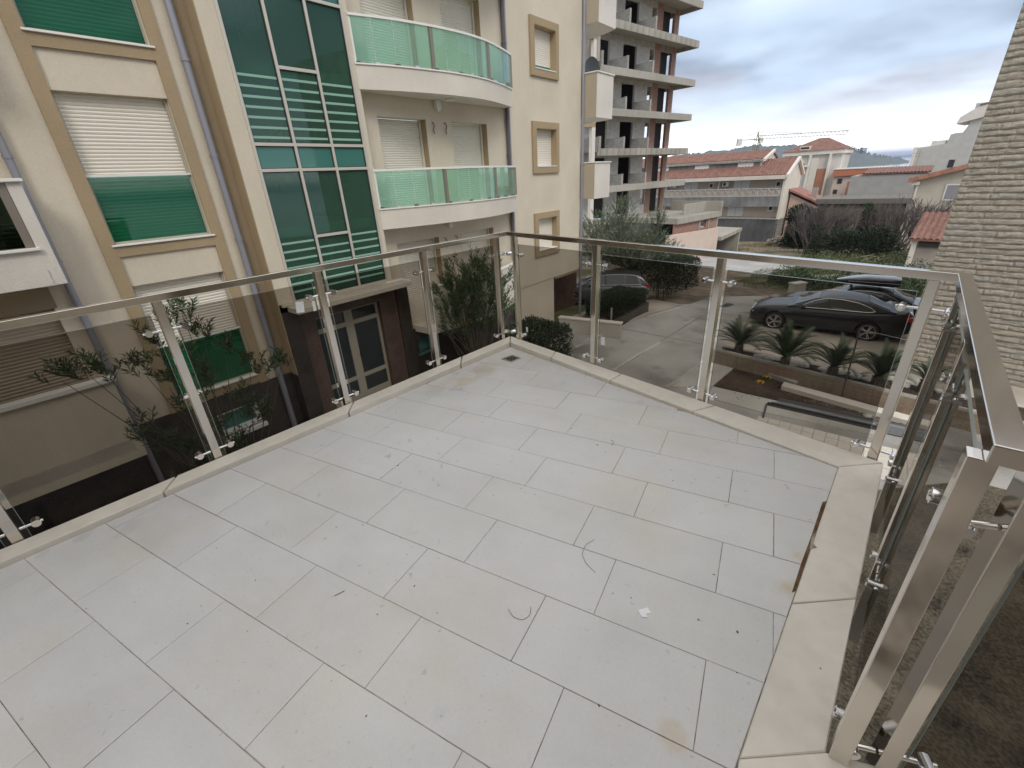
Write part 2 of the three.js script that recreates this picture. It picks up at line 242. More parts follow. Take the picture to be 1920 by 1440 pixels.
/* ------------------------------------------------------------------ sea, hills, ground surfaces */
{
  const g = new THREE.RingGeometry(300, 14000, 96, 6).rotateX(-Math.PI / 2).translate(0, -26, 0);
  struct('sea', metreUV(g), M([.10, .17, .22], { rough: .12 }), 'calm pale blue strip of sea beyond the houses', 'sea');
  const hill = (D, depth, list, base, mat, label, f) => {
    const top = new THREE.CatmullRomCurve3(list.map(p => new THREE.Vector3(p[0], p[1], 0)), false, 'catmullrom', .1).getPoints(160), rows = 12, pos = [], idx = [];
    top.forEach((p, i) => {
      const a = p.x * Math.PI / 180;
      for (let r = 0; r <= rows; r++) {
        const t = r / rows, d = D + depth * Math.sin(t * Math.PI / 2), hTop = 1.6 + Math.tan(p.y * Math.PI / 180) * (D + depth), y0 = base;
        const bump = (fbm(i * .5, r * .9, 3, 4) - .5) * 26 * t + (t > .9 ? (vnoise(i * 1.9, 2, 4) - .3) * f : 0);
        pos.push(Math.sin(a) * d, lerp(y0, Math.max(hTop, y0), Math.pow(t, .8)) + bump * (hTop > y0 + 12 ? 1 : .2), -Math.cos(a) * d);
      }
    });
    for (let i = 0; i < top.length - 1; i++) for (let r = 0; r < rows; r++) { const a = i * (rows + 1) + r, b = a + rows + 1; idx.push(a, b, b + 1, a, b + 1, a + 1); }
    const g = new THREE.BufferGeometry(); g.setAttribute('position', new THREE.Float32BufferAttribute(pos, 3)); g.setIndex(idx); g.computeVertexNormals();
    struct('hill', metreUV(g), mat, label, 'hill');
  };
  hill(2300, 500, [[12, .3], [17, .8], [21.05, 1.34], [22.16, 1.46], [24.88, 1.43], [25.92, 1.61], [27.92, 1.66], [29.93, 1.57], [31.5, 1.45], [33.18, 1.24], [35.27, .77], [36.2, .66], [36.85, .44], [37.7, .20], [38.11, .02], [38.82, -.11], [39.46, -.21], [40.2, -.5]], -27, M([.10, .115, .075], { rough: 1 }), 'wooded headland rising behind the red roofs, blue in the haze', 9);
  hill(9000, 900, [[34, .1], [38, .02], [41, .06], [46, .12], [52, .05]], -27, M([.20, .21, .2], { rough: 1 }), 'low faint strip of far coast on the sea horizon', 3);
}
const W = (px, lift, step) => draped(px, lift, step);
struct('driveway', W([[-16, -2], [-7.9, -6.2], [3.25, -19.4], [5.2, -21.6], [8.7, -20.5], [10.4, -22.2], [13.4, -22.3], [14.2, -19.2], [17, -17.4], [17, -12], [12.8, -8.8], [10.2, -4], [4, 0], [-4, 4], [-12, 4]], .034, .8), m.drive, 'grey weathered concrete driveway below the terrace', 'driveway');
struct('parking_surface', W([[6.75, -13.15], [9.9, -9.1], [13, -8.9], [17, -12.2], [17.5, -17.6], [13.9, -19.0], [10.2, -18.6], [8.4, -15.6]], .05, .8), m.paving, 'pale sandy paving under the two parked dark saloons', 'paving');
struct('gravel_road', W([[2, -41], [8, -40], [12.2, -36.6], [15.0, -35.5], [16.1, -32.8], [17.2, -29.8], [20.5, -32.0], [25.5, -33.9], [29, -37.5], [25.7, -41], [24.8, -45.2], [21.9, -47.2], [15.4, -47.2], [6, -47], [2, -46]], .03, 1.6), m.gravel, 'light grey gravel track crossing behind the hedge', 'road');
struct('dirt_patch', W([[11.6, -22.0], [9.2, -22.1], [8.6, -24], [8.5, -29], [10, -36], [12.2, -36.4], [14.9, -35.2], [15.9, -32.6], [16.0, -29.1], [13.4, -26.2], [14.6, -24.1], [14.0, -22.2]], .018, 1.2), M([.32, .275, .215], { map: T.soil, rough: 1 }), 'brown bare earth verge between driveway and gravel track', 'earth');
struct('planting_soil', W([[5.72, -11.2], [6.9, -12.36], [7.45, -12.05], [8.2, -11.0], [9.35, -9.3], [9.0, -8.2], [8.48, -8.71], [7.01, -10.03]], .06, .5), m.soil, 'dark bare planting soil in front of the cycad planter', 'soil');

// concrete pads, low kerbs and the joints of the driveway
const flat = (pts, y0, y1, b = .008) => plan(pts, y0, y1, b);
struct('concrete_pad', flat([[4.55, -11.28], [5.68, -11.18], [6.88, -12.38], [6.25, -12.98]], -4.3, -4.04), m.concrete, 'small triangular concrete pad at the corner of the soil bed', 'concrete pad');
struct('concrete_strip', flat([[5.70, -11.16], [7.0, -10.05], [8.48, -8.72], [8.1, -8.3], [6.2, -9.62], [5.2, -10.6]], -4.3, -4.045), m.concrete, 'grey concrete strip between soil bed and square paving', 'concrete strip');
const kerbLine = (pts, w, h, label) => { const gs = []; for (let i = 0; i < pts.length - 1; i++) { const a = pts[i], b = pts[i + 1]; gs.push(bar([a[0], groundAt(...a) + h / 2 - .08, a[1]], [b[0], groundAt(...b) + h / 2 - .08, b[1]], w, h + .16, .012)); } struct('kerb', gs, m.concrete, label, 'kerb'); };
kerbLine([[2.3, -14.92], [2.85, -15.40], [3.29, -15.77], [4.30, -16.70]], .16, .12, 'low concrete kerb along the garage ramp');
kerbLine([[3.2, -12.7], [4.26, -13.83], [5.45, -14.97]], .13, .05, 'worn concrete rib across the middle of the driveway');
kerbLine([[4.4, -11.3], [4.98, -11.78], [6.15, -13.0]], .10, .05, 'thin concrete edge beside the triangular pad');
kerbLine([[5.9, -18.15], [7.09, -19.15], [8.54, -20.35]], .12, .05, 'concrete edge of the forecourt by the parked estate car');
struct('forecourt', W([[5.0, -17.5], [8.3, -20.35], [7.4, -21.9], [4.6, -20.6], [4.3, -18.2]], .055, .6), m.paving, 'pale concrete forecourt behind the parked estate car', 'forecourt');

// square paving below the railing: each slab a piece
{
  const pg = new THREE.Group(); pg.name = 'square_paving'; pg.userData = { kind: 'structure', label: 'cream square paving slabs with wide joints under the pipes', category: 'paving' }; scene.add(pg);
  const o = [6.0, -9.35], e1 = [.77, .64], e2 = [-.64, .77], sz = .235; reseed(5);
  part(pg, 'joint_bed', plan([[5.7, -9.5], [6.45, -9.75], [8.35, -8.25], [9.6, -7.3], [8.4, -5.8], [5.4, -8.2]], -4.3, -4.07), m.mortar);
  const kinds = [0, 1, 2].map(() => { const g = metreUV(new RoundedBoxGeometry(sz - .008, .05, sz - .008, 1, .003), rr(0, 3), rr(0, 3)); return g; });
  for (let i = 0; i < 13; i++) for (let j = 0; j < 6; j++) {
    const x = o[0] + e1[0] * (i + .5) * sz + e2[0] * (j + .1) * sz, z = o[1] + e1[1] * (i + .5) * sz + e2[1] * (j + .1) * sz;
    const t = part(pg, 'paving_slab', kinds[(i + j * 2) % 3], m.curb); t.position.set(x, -4.072 + rr(-.003, .003), z); t.rotation.y = -Math.atan2(e1[1], e1[0]);
  }
}
struct('bare_earth', W([[3.4, -3.6], [5.4, -6.4], [8.6, -6.6], [10.4, -5], [9, .4], [3.3, -.6], [3.0, -2.2]], .06, .8), M([.20, .178, .135], { map: T.soil, bumpMap: T.soil, bumpScale: .04, rough: 1 }), 'dark olive brown earth below the right railing', 'earth');
/* ------------------------------------------------------------------ the terrace */
const floorY = (x, z) => .00583 * x + .01263 * (z + 4.344);
const C0 = [.012, -4.54], D0 = [2.052, -1.999], E0 = [.847, -.684], L0 = [-4.3, .144];
{
  const tr = new THREE.Group(); tr.name = 'terrace'; tr.userData = { kind: 'structure', label: 'white limestone terrace with cream edging stones', category: 'terrace' }; scene.add(tr);
  // slab under it: the outer outline runs on to the right behind the notch
  const outline = [C0, D0, E0, [2.4, -.19], [2.4, 3.4], [-4.3, 3.4], L0];
  part(tr, 'slab', plan(outline.map(p => [p[0] + (1.0 - p[0]) * .004, p[1] + (-1 - p[1]) * .004]), -.30, -.031), m.raw);
  const Ci = [.005, -4.344], Di = [1.795, -1.99], Ei = [.595, -.68];
  // floor outline inside the edging
  const fl = [Ci, Di, Ei, [.38, -.44], [1.9, 1.0], [1.9, 3.2], [-4.1, 3.2], [-4.1, .12]];
  const leftIn = [-4.0, .0]; fl[7] = [Ci[0] - .677 * 6.1, Ci[1] + .736 * 6.1]; fl[6] = [fl[7][0], 3.2];
  const mort = plan(fl, -.03, -.006); part(tr, 'mortar_bed', mort, m.mortar);
  { const p = mort.attributes.position; for (let i = 0; i < p.count; i++) if (p.getY(i) > -.02) p.setY(i, floorY(p.getX(i), p.getZ(i)) - .0028); }
  // tiles: running bond, 0.61 x 0.305
  const az = 29.6 * Math.PI / 180, b = [Math.sin(az), -Math.cos(az)], a = [Math.cos(az), Math.sin(az)];
  const inside = (P, poly) => { // clip convex P by the (nearly convex) floor outline: used half-planes of the visible edges
    const planes = [[Ci, Di], [Di, Ei]]; let r = P;
    const L1 = [fl[7], Ci]; planes.push(L1);
    for (const [p, q] of planes) {
      const f = v => (q[0] - p[0]) * (v[1] - p[1]) - (q[1] - p[1]) * (v[0] - p[0]) - .0035 * Math.hypot(q[0] - p[0], q[1] - p[1]); const o = [];
      for (let i = 0; i < r.length; i++) { const A = r[i], B = r[(i + 1) % r.length], fa = f(A), fb = f(B); if (fa >= 0) o.push(A); if ((fa >= 0) !== (fb >= 0)) { const t = fa / (fa - fb); o.push([A[0] + (B[0] - A[0]) * t, A[1] + (B[1] - A[1]) * t]); } }
      r = o; if (r.length < 3) return [];
    }
    return r;
  };
  const gapCut = [[1.555, -1.745], [1.500, -1.722], [1.06, -1.235], [1.09, -1.20]];
  reseed(11); const tileM = [.985, 1.0, 1.012, .97].map((k, i) => { const q = m.tile.clone(); q.color = sq([.69 * k, (.682 + (i - 1.5) * .002) * k, .670 * k]); return q; });
  for (let k = -8; k < 16; k++) for (let i = -9; i < 8; i++) {
    const off = (k % 2 === 0 ? -.345 : -.548) + .61 * i, b0 = -.07 + .305 * k, jt = .0009 + .0010 * rnd();
    let P = [[off + jt, b0 + jt], [off + .61 - jt, b0 + jt], [off + .61 - jt, b0 + .305 - jt], [off + jt, b0 + .305 - jt]].map(([u, v]) => [a[0] * u + b[0] * v, a[1] * u + b[1] * v]);
    const cx = P.reduce((s, p) => s + p[0], 0) / 4, cz = P.reduce((s, p) => s + p[1], 0) / 4;
    if (cz > 1.2 || cx > 2.2 || cx < -4.2) continue;
    P = inside(P); if (P.length < 3) continue;
    let area = 0; P.forEach((p, q) => { const n = P[(q + 1) % P.length]; area += p[0] * n[1] - p[1] * n[0]; }); if (Math.abs(area) < .004) continue;
    let g = metreUV(plan(P, -.02, 0, .0010), 2.7, 4.5); const tilt = rr(-.0006, .0006), p = g.attributes.position;
    for (let q = 0; q < p.count; q++) p.setY(q, p.getY(q) + floorY(p.getX(q), p.getZ(q)) + tilt);
    part(tr, 'floor_tile', g, tileM[Math.floor(rnd() * 4)]);
  }
  // edging stones, about 1.2 m each, inner face rising above the floor
  const edge = (pts) => part(tr, 'edging_stone', metreUV(plan(pts, -.03, .05, .004), rr(0, 3), rr(0, 3)), m.curb);
  const seg = (o0, o1, i0, i1, cuts) => { for (let k = 0; k < cuts.length - 1; k++) { const g = .0012, t0 = cuts[k] + g, t1 = cuts[k + 1] - g, l = (A, B, t) => [lerp(A[0], B[0], t), lerp(A[1], B[1], t)]; edge([l(o0, o1, t0), l(o0, o1, t1), l(i0, i1, t1), l(i0, i1, t0)]); } };
  const Lo = [C0[0] - .677 * 6.2, C0[1] + .736 * 6.2];
  seg(C0, Lo, Ci, fl[7], [0, .115, .305, .5, .70, .88, 1]);
  seg(C0, D0, Ci, Di, [0, .21, .45, .70, 1.0]);
  seg(D0, E0, Di, Ei, [0, .63, 1]);
  edge([E0, [2.3, -.226], [2.24, .0], [.42, -.44], Ei]);
  // stained slot along the right edging where a tile strip is missing
  part(tr, 'stained_slot', plan([[1.553, -1.727], [1.527, -1.722], [1.332, -1.505], [1.192, -1.355], [1.068, -1.215], [1.088, -1.222]].reverse(), -.01, 0), m.rust, 'rust brown slot beside the right edging stone');
  { const g = tr.children[tr.children.length - 1].geometry.attributes.position; for (let i = 0; i < g.count; i++) g.setY(i, g.getY(i) + floorY(g.getX(i), g.getZ(i)) + .0022); }
  part(tr, 'mortar_crumb', jitter(plan([[1.37, -1.52], [1.34, -1.51], [1.27, -1.42], [1.31, -1.43]].reverse(), .02, .049), .004, 60), m.mortar);
  // square drain in the front corner
  const dr = new THREE.Group(); dr.name = 'floor_drain'; dr.userData.label = 'small square steel drain in the front corner'; dr.position.set(.008, .0055, -3.99); dr.rotation.y = -.84; tr.add(dr);
  const fr = upright(rect(-.07, .07, -.07, .07), 0, .005, [rect(-.058, .058, -.058, .058)], .001).rotateX(-Math.PI / 2);
  part(dr, 'drain_frame', fr, m.steelDull);
  part(dr, 'drain_plate', [bx(-.057, .057, -.004, .001, -.057, .057)], M([.16, .16, .155], { rough: .5, metal: .5 }));
  const slots = []; for (let k = 0; k < 8; k++) { const t = k * Math.PI / 4; slots.push(new THREE.BoxGeometry(.026, .003, .008).rotateY(t + Math.PI / 2).translate(Math.cos(t) * .036, .0025, Math.sin(t) * .036)); }
  slots.push(new THREE.CylinderGeometry(.017, .017, .003, 20).translate(0, .0025, 0)); part(dr, 'drain_slot', slots, m.dark);
}
/* ------------------------------------------------------------------ steel and smoked glass railings */
const V3 = (x, y, z) => new THREE.Vector3(x, y, z);
function railing(name, label, ends, posts, o) { // ends: rail end points (outer top edge); posts: [x, z]
  const root = thing(name, label, 'railing', [ends[0][0], 0, ends[0][2]]); const ox = ends[0][0], oz = ends[0][2];
  const loc = p => [p[0] - ox, p[1], p[2] - oz];
  const dir = V3(ends[1][0] - ends[0][0], 0, ends[1][2] - ends[0][2]).normalize(), inn = V3(o.in[0], 0, o.in[1]);
  const w = .05, h = .04, A = loc(ends[0]), B = loc(ends[1]);
  const mid = p => [p[0] + inn.x * w / 2, p[1] - h / 2, p[2] + inn.z * w / 2];
  part(root, 'top_rail', bar(mid(A), mid(B), w, h, .003), m.steel);
  const P = posts.map(q => [q[0] - ox, q[1] - oz]);
  const topAt = q => { const t = clamp(((q[0] - A[0]) * dir.x + (q[1] - A[2]) * dir.z) / Math.hypot(B[0] - A[0], B[2] - A[2]), 0, 1); return lerp(A[1], B[1], t) - h - .001; };
  P.forEach((q, k) => {
    const g = rbx(-.0225, .0225, -.30, topAt(q), -.0225, .0225, .003); const pm = part(root, 'post', g, m.steel); pm.position.set(q[0], 0, q[1]); pm.rotation.y = Math.atan2(dir.x, dir.z);
    for (const sd of [-1, 1]) for (const y of [.915, .10]) {
      if ((k === 0 && sd < 0 && o.first) || (k === P.length - 1 && sd > 0 && o.last)) continue;
      const gs = [rod([0, 0, sd * .026], [0, 0, sd * .115], .0075, .0075, 12), rod([-.016, 0, sd * .088], [.030, 0, sd * .088], .019, .019, 20), rod([.030, 0, sd * .088], [.034, 0, sd * .088], .016, .012, 20)];
      const c = part(pm, 'glass_clamp', gs, m.chrome); c.position.set(-.0 * sd, y, 0); if (o.flip) c.scale.x = -1;
    }
  });
  const panes = [];
  for (let k = 0; k < P.length - 1; k++) {
    const a = P[k], b = P[k + 1], off = .0, g0 = .05;
    const a2 = [a[0] + dir.x * g0 + inn.x * off, a[1] + dir.z * g0 + inn.z * off], b2 = [b[0] - dir.x * g0 + inn.x * off, b[1] - dir.z * g0 + inn.z * off];
    if (Math.hypot(a2[0] - b2[0], a2[1] - b2[1]) < .12) continue;
    const len = Math.hypot(b2[0] - a2[0], b2[1] - a2[1]), pane = new THREE.Group(); pane.name = 'glass_panel'; pane.position.set(a2[0], 0, a2[1]); pane.rotation.y = Math.atan2(-dir.z, dir.x);
    const y1 = topAt(a) - .075, sh = new THREE.PlaneGeometry(len, y1 + .04).translate(len / 2, (y1 - .04) / 2, 0);
    const gm = shade(new THREE.Mesh(sh, m.smoke)); gm.name = 'glass_panel'; gm.position.copy(pane.position); gm.rotation.copy(pane.rotation); root.add(gm); panes.push(gm);
    part(gm, 'glass_edge', [bx(0, len, y1, y1 + .002, -.004, .004), bx(-.002, 0, -.04, y1, -.004, .004), bx(len, len + .002, -.04, y1, -.004, .004)], M([.30, .33, .31], { rough: .15 }));
  }
  return { root, panes, dir, P };
}
const out = .03;
const fn = [.78, -.626], ln = [-.736, -.677], fd = [.626, .78], ld = [-.677, .736], rd = [-.676, .737], rn = [.737, .676];
const on = (O, d, n, s) => [O[0] + d[0] * s + n[0] * out, O[1] + d[1] * s + n[1] * out];
const rl = railing('glass_railing', 'left steel railing with smoked glass, facing the beige apartment building', [[.03, 1.128, -4.585], [.03 + ld[0] * 6.3, 1.124, -4.585 + ld[1] * 6.3]], [.10, 1.0, 1.93, 2.86, 3.79, 4.75].map(s => on(C0, ld, ln, s)), { in: [.736, .677], first: false, flip: true });
const rf = railing('glass_railing', 'front steel railing with three smoked glass panels above the driveway', [[.03, 1.128, -4.585], [2.125, 1.10, -1.985]], [.11, 1.135, 2.165, 3.20].map(s => on(C0, fd, fn, s)), { in: [-.78, .626], first: false, flip: true });
const rrg = railing('glass_railing', 'right steel railing running away beside the split stone wall', [[2.125, 1.10, -1.985], [.890, 1.125, -.614]], [...[.16, .98].map(s => [D0[0] + rd[0] * s + rn[0] * .045, D0[1] + rd[1] * s + rn[1] * .045]), [.878, -.676]], { in: [-.737, -.676], first: false, last: true, flip: true });
const r4 = railing('glass_railing', 'short near railing turning right at the notch in the terrace', [[.945, 1.124, -.662], [2.275, 1.124, -.242]], [[.98, -.652], [1.95, -.345]], { in: [-.3, .954], flip: true });
// paper labels left on the panes
{
  const label = (w, h) => upright(rect(-w / 2, w / 2, -h / 2, h / 2), .0015, .0022);
  const stick = (pane, x, y, w, h, rot, what) => { const g = label(w, h); const s = part(pane, 'sticker', g, m.paper, what); s.position.set(x, y, .002); s.rotation.z = rot; return s; };
  const lines = (s, w, h) => { };
  stick(rl.panes[2], .12, .865, .055, .075, .12, 'crumpled white paper sticker on the glass').position.z = -.004;
  stick(rl.panes[2], .022, .85, .022, .07, .05, 'narrow white paper sticker on the glass').position.z = -.004;
  stick(rf.panes[0], .085, .17, .028, .055, .05, 'small white paper sticker on the glass');
  stick(rf.panes[1], .05, .28, .042, .075, .05, 'white paper sticker on the glass');
}
/* small litter on the floor */
solo('paper_scrap', jitter(plan([[-.022, -.012], [.02, -.02], [.026, .004], [.004, .008], [.006, .022], [-.018, .018]].reverse(), 0, .0012), .002, 30), m.paper, 'torn scrap of white paper lying on the terrace tiles', 'paper', null, [.465, floorY(.46, -1.16) + .001, -1.165]);
{
  const tw = (pts, label, r = .0008) => { const o = pts[0]; solo('dry_twig', tube(pts.map(p => [p[0] - o[0], p[2] === undefined ? .002 : p[2], p[1] - o[1]]), r, 5, 24), m.twig, label, 'twig', null, [o[0], floorY(o[0], o[1]) + .0012, o[1]]); };
  tw([[.345, -1.56], [.30, -1.53], [.275, -1.475], [.285, -1.42], [.315, -1.37]], 'long curved dry stalk near the paper scrap');
  tw([[-.065, -1.215], [-.045, -1.18], [-.01, -1.165], [.02, -1.185], [.025, -1.22]], 'small hooked dry stalk on the middle tiles');
  tw([[-.80, -1.33], [-.785, -1.34], [-.765, -1.352]], 'short dark twig on the left tiles', .0013);
  tw([[.62, -2.42], [.63, -2.39], [.61, -2.35]], 'tiny dark twig towards the front edging', .0012);
  const bits = []; reseed(77);
  for (let i = 0; i < 150; i++) { const x = rr(-2.4, 1.6), z = rr(-4.0, -.6); if (x > .005 + (z + 4.344) * .76 - .1 || x < -(z + 4.344) * .92 + .1) continue; const s = rr(.001, .0036) * (rnd() < .1 ? 1.7 : 1); bits.push(new THREE.IcosahedronGeometry(s, 0).scale(1, .4, rr(.6, 2.2)).rotateY(rr(0, 3)).translate(x, floorY(x, z) + .001, z)); }
  const g = solo('leaf_litter', bits, m.twig, 'dark specks of dry leaf crumbs scattered over the terrace tiles', 'litter'); g.userData.kind = 'stuff';
}

/* the house the terrace belongs to: behind the camera, seen only as reflections in steel and glass */
struct('house_wall', [upright(rect(-16, 9, -4.4, 8.5), 2.7, 3.1, [rect(-1.6, 1.2, .08, 2.35), rect(-6.4, -4.8, .08, 2.35), rect(-1.6, 1.2, 3.2, 5.4), rect(-6.4, -4.8, 3.2, 5.4)]), bx(-16, 9, -4.4, 8.5, 6.0, 6.2), bx(-16, 9, 8.3, 8.5, 2.7, 6), bx(-16, 9, 2.75, 2.95, 1.5, 2.69)], m.cream, 'cream house wall with terrace doors behind the terrace, seen only in reflections', 'wall');

{ // filled joints and stains of the driveway, and a drain cover
  const strip = (a, b, w, wob) => { const n = 14, l = [], r = [], dx = b[0] - a[0], dz = b[1] - a[1], q = Math.hypot(dx, dz), nx = -dz / q, nz = dx / q; for (let i = 0; i <= n; i++) { const t = i / n, o = (fbm(t * 6 + a[0], a[1], 3, 3) - .5) * wob, ww = w * (.6 + .9 * vnoise(t * 9, a[0], 7)); const x = a[0] + dx * t + nx * o, z = a[1] + dz * t + nz * o; l.push([x - nx * ww, z - nz * ww]); r.push([x + nx * ww, z + nz * ww]); } return [...l, ...r.reverse()]; };
  const jm = M([.20, .19, .17], { rough: 1, map: T.soil });
  struct('drive_joint', [W(strip([2.6, -12.0], [9.6, -19.4], .009, .06), .040, .5), W(strip([4.2, -17.0], [8.9, -12.6], .010, .06), .040, .5), W(strip([1.2, -13.6], [4.4, -10.4], .016, .1), .040, .5)], jm, 'dark filled joints and cracks running across the concrete driveway', 'joints').userData.kind = 'structure';
  const dc = thing('drain_cover', 'dark rectangular drain cover let into the driveway', 'drain cover', [10.15, groundAt(10.15, -19.9) + .045, -19.9], 38); part(dc, 'frame', upright(rect(-.42, .42, -.16, .16), 0, .02, [rect(-.38, .38, -.12, .12)]).rotateX(-Math.PI / 2), m.pipeDark); for (let k = 0; k < 9; k++) part(dc, 'bar', bx(-.37 + k * .085, -.33 + k * .085, 0, .015, -.12, .12), m.pipeDark);
}
/* ------------------------------------------------------------------ the beige apartment building across the drive */
function slats(x0, x1, y0, y1, z, pitch = .055) { // roller shutter: a folded sheet, one ridge per slat
  const n = Math.round((y1 - y0) / pitch), h = (y1 - y0) / n, pos = [];
  const quad = (ya, za, yb, zb) => pos.push(x0, ya, za, x1, ya, za, x1, yb, zb, x0, ya, za, x1, yb, zb, x0, yb, zb);
  for (let i = 0; i < n; i++) { const y = y0 + i * h; quad(y, z - .006, y + h * .12, z + .002); quad(y + h * .12, z + .002, y + h * .55, z + .007); quad(y + h * .55, z + .007, y + h, z - .006); }
  const g = new THREE.BufferGeometry(); g.setAttribute('position', new THREE.Float32BufferAttribute(pos, 3)); g.computeVertexNormals(); return metreUV(g);
}
const Y0 = -4.1;
{
  const B = thing('apartment_building', 'beige apartment block with tan window surrounds, curved green glass balconies and a glazed stair tower', 'building', [bn[0] * -10, Y0, bn[1] * -10], frameDeg(AZ));
  const P = (name, geo, mat, label, parent = B) => { const q = part(parent, name, geo, mat, label); if (parent === B) q.position.y = -Y0; return q; };
  const TOP = 10.2, lv = [-2.9, 0, 2.9, 5.8];
  // front wall, left part up to the stair tower
  const wl = [1.76, 3.24], holesL = [];
  for (const d of [-2.88, 0, 2.9, 5.8]) holesL.push(rect(wl[0], wl[1], .91 + d, 3.10 + d));
  for (const d of [-2.9, 0, 2.9]) holesL.push(rect(-3, .72, .80 + d, 3.30 + d));
  P('wall', upright(rect(-9, 3.95, -2.2, TOP), -.3, 0, holesL), m.cream);
  P('plinth', upright(rect(-9, 3.93, -4.6, -2.2), -.3, .035, [rect(2.26, 3.06, -3.08, -2.56), rect(-2.2, -.55, -3.55, -2.95)]), m.granite);
  // tan pilasters and bands
  P('window_surround', [upright(rect(1.57, 1.76, -2.2, TOP), .001, .045), upright(rect(3.24, 3.42, -2.2, TOP), .001, .045)], m.tan);
  for (const d of [-2.88, 0, 2.9, 5.8]) {
    P('window_band', bx(1.76, 3.24, .72 + d, .905 + d, .001, .042), m.tan);
    const w = new THREE.Group(); w.name = 'window'; w.position.y = -Y0; B.add(w);
    P('sill', rbx(1.72, 3.28, .885 + d, .915 + d, -.2, .075, .006), m.sill, null, w);
    P('shutter', slats(1.77, 3.23, .92 + d, 3.095 + d, -.13), m.shutter, null, w);
    P('window_frame', [bx(1.762, 1.80, .915 + d, 3.095 + d, -.115, -.07), bx(3.20, 3.238, .915 + d, 3.095 + d, -.115, -.07), bx(1.80, 3.20, .918 + d, .95 + d, -.112, -.05)], m.frameBeige, null, w);
    P('guard_rail', rbx(1.765, 3.235, 1.935 + d, 1.97 + d, -.075, -.035, .004), m.sill, null, w);
    P('guard_glass', bx(1.80, 3.20, .952 + d, 1.935 + d, -.060, -.056), m.greenGlass, 'green tinted guard glass', w);
  }
  // basement window with pale sill
  const bw = new THREE.Group(); bw.name = 'window'; bw.position.y = -Y0; B.add(bw);
  P('window_frame', [bx(2.26, 2.32, -3.08, -2.56, -.12, .0), bx(2.98, 3.06, -3.08, -2.56, -.12, .0), bx(2.32, 2.98, -3.08, -2.99, -.12, .0), bx(2.32, 2.98, -2.61, -2.56, -.12, .0)], m.frameWhite, null, bw);
  P('pane', bx(2.32, 2.98, -2.99, -2.61, -.10, -.095), m.spandrel, null, bw);
  P('sill', rbx(2.2, 3.12, -3.17, -3.085, -.1, .12, .006), m.sill, null, bw);
  P('window', [bx(-2.2, -.55, -3.55, -2.95, -.2, -.15), bx(-2.25, -.5, -3.62, -3.56, -.1, .12)], m.darkRoom);
  // left balconies, three storeys: solid parapet, glass guard and a white end pier
  for (const d of [-2.9, 0, 2.9]) {
    const bl = new THREE.Group(); bl.name = 'left_balcony'; bl.userData.label = 'balcony at the left edge'; bl.position.y = -Y0; B.add(bl);
    const low = d < -2;
    P('slab', bx(-4, .82, .50 + d, .72 + d, 0, .6), m.white, null, bl);
    P('parapet', low ? upright(rect(-4, .93, -2.55, -1.1), .50, .60) : upright(rect(-4, .80, .505 + d, 1.0 + d), .5, .602), low ? m.cream : m.white, null, bl);
    if (low) P('parapet_return', bx(.84, .93, -2.55, -1.1, .002, .5), m.cream, null, bl);
    P('cap', rbx(-4, low ? .97 : .83, (low ? -1.1 : 1.0) + d * (low ? 0 : 1), (low ? -1.03 : 1.04) + d * (low ? 0 : 1), .46, .66, .006), m.sill, null, bl);
    if (!low) {
      P('pier', bx(.80, .95, .505 + d, 1.89 + d, .0, .60), m.white, null, bl);
      P('pier_cap', rbx(-4, .98, 1.89 + d, 1.93 + d, .52, .65, .005), m.sill, null, bl);
      P('glass_pane', bx(-4, .70, 1.05 + d, 1.885 + d, .56, .566), glass([.10, .20, .13]), null, bl);
      P('post', bx(.70, .795, 1.045 + d, 1.885 + d, .54, .585), m.postBrown, null, bl);
    }
    P('shutter', slats(-3, .72, .80 + d, 3.29 + d, -.14), M([.40, .33, .25], { rough: .6 }), null, bl);
    P('door_head', bx(-3.1, .76, 3.0 + d, 3.32 + d, -.12, .03), m.tanDark, null, bl);
  }
  // rain pipes
  const pipe = (s, t, y0, y1, r, mat) => { const g = [rod([s, y0, t], [s, y1, t], r, r, 16)]; for (let y = Math.ceil(y0 / 1.45) * 1.45 - .7; y < y1; y += 1.45) if (y > y0) g.push(rod([s, y, t], [s, y + .05, t], r * 1.18, r * 1.18, 16), bx(s - .015, s + .015, y + .01, y + .04, t - .13, t)); return g; };
  P('rain_pipe', pipe(3.66, .1, -4.2, TOP, .062, m.pipe), m.pipe);
  P('rain_pipe', pipe(.995, .09, -4.2, TOP, .05, m.pipe), m.pipe);
  P('tan_strip', bx(3.76, 3.93, -2.2, TOP, .001, .012), m.tanDark);

  // stair tower: tan side, cream frame, green curtain wall
  const F = .35;
  P('tower_side', upright(rect(3.932, 3.95, -2.2, TOP), .001, F), m.tan);
  P('tower_pier', bx(3.95, 4.27, -.60, TOP, 0, F), m.cream);
  P('tower_pier', bx(6.74, 6.87, -.60, TOP, 0, F), m.cream);
  P('tower_room', [bx(4.0, 7.0, -4.2, TOP, -3.1, -3.0), bx(3.96, 4.0, -4.2, TOP, -3, -.0), bx(7.0, 7.04, -4.2, TOP, -3, -.3), bx(4.0, 7.0, .70, .88, -3, .10), bx(4.0, 7.0, 3.60, 3.78, -3, .10), bx(4.0, 7.0, 6.5, 6.68, -3, .10), bx(4.0, 7.0, -2.2, -2.02, -3, -.32)], m.stairWall);
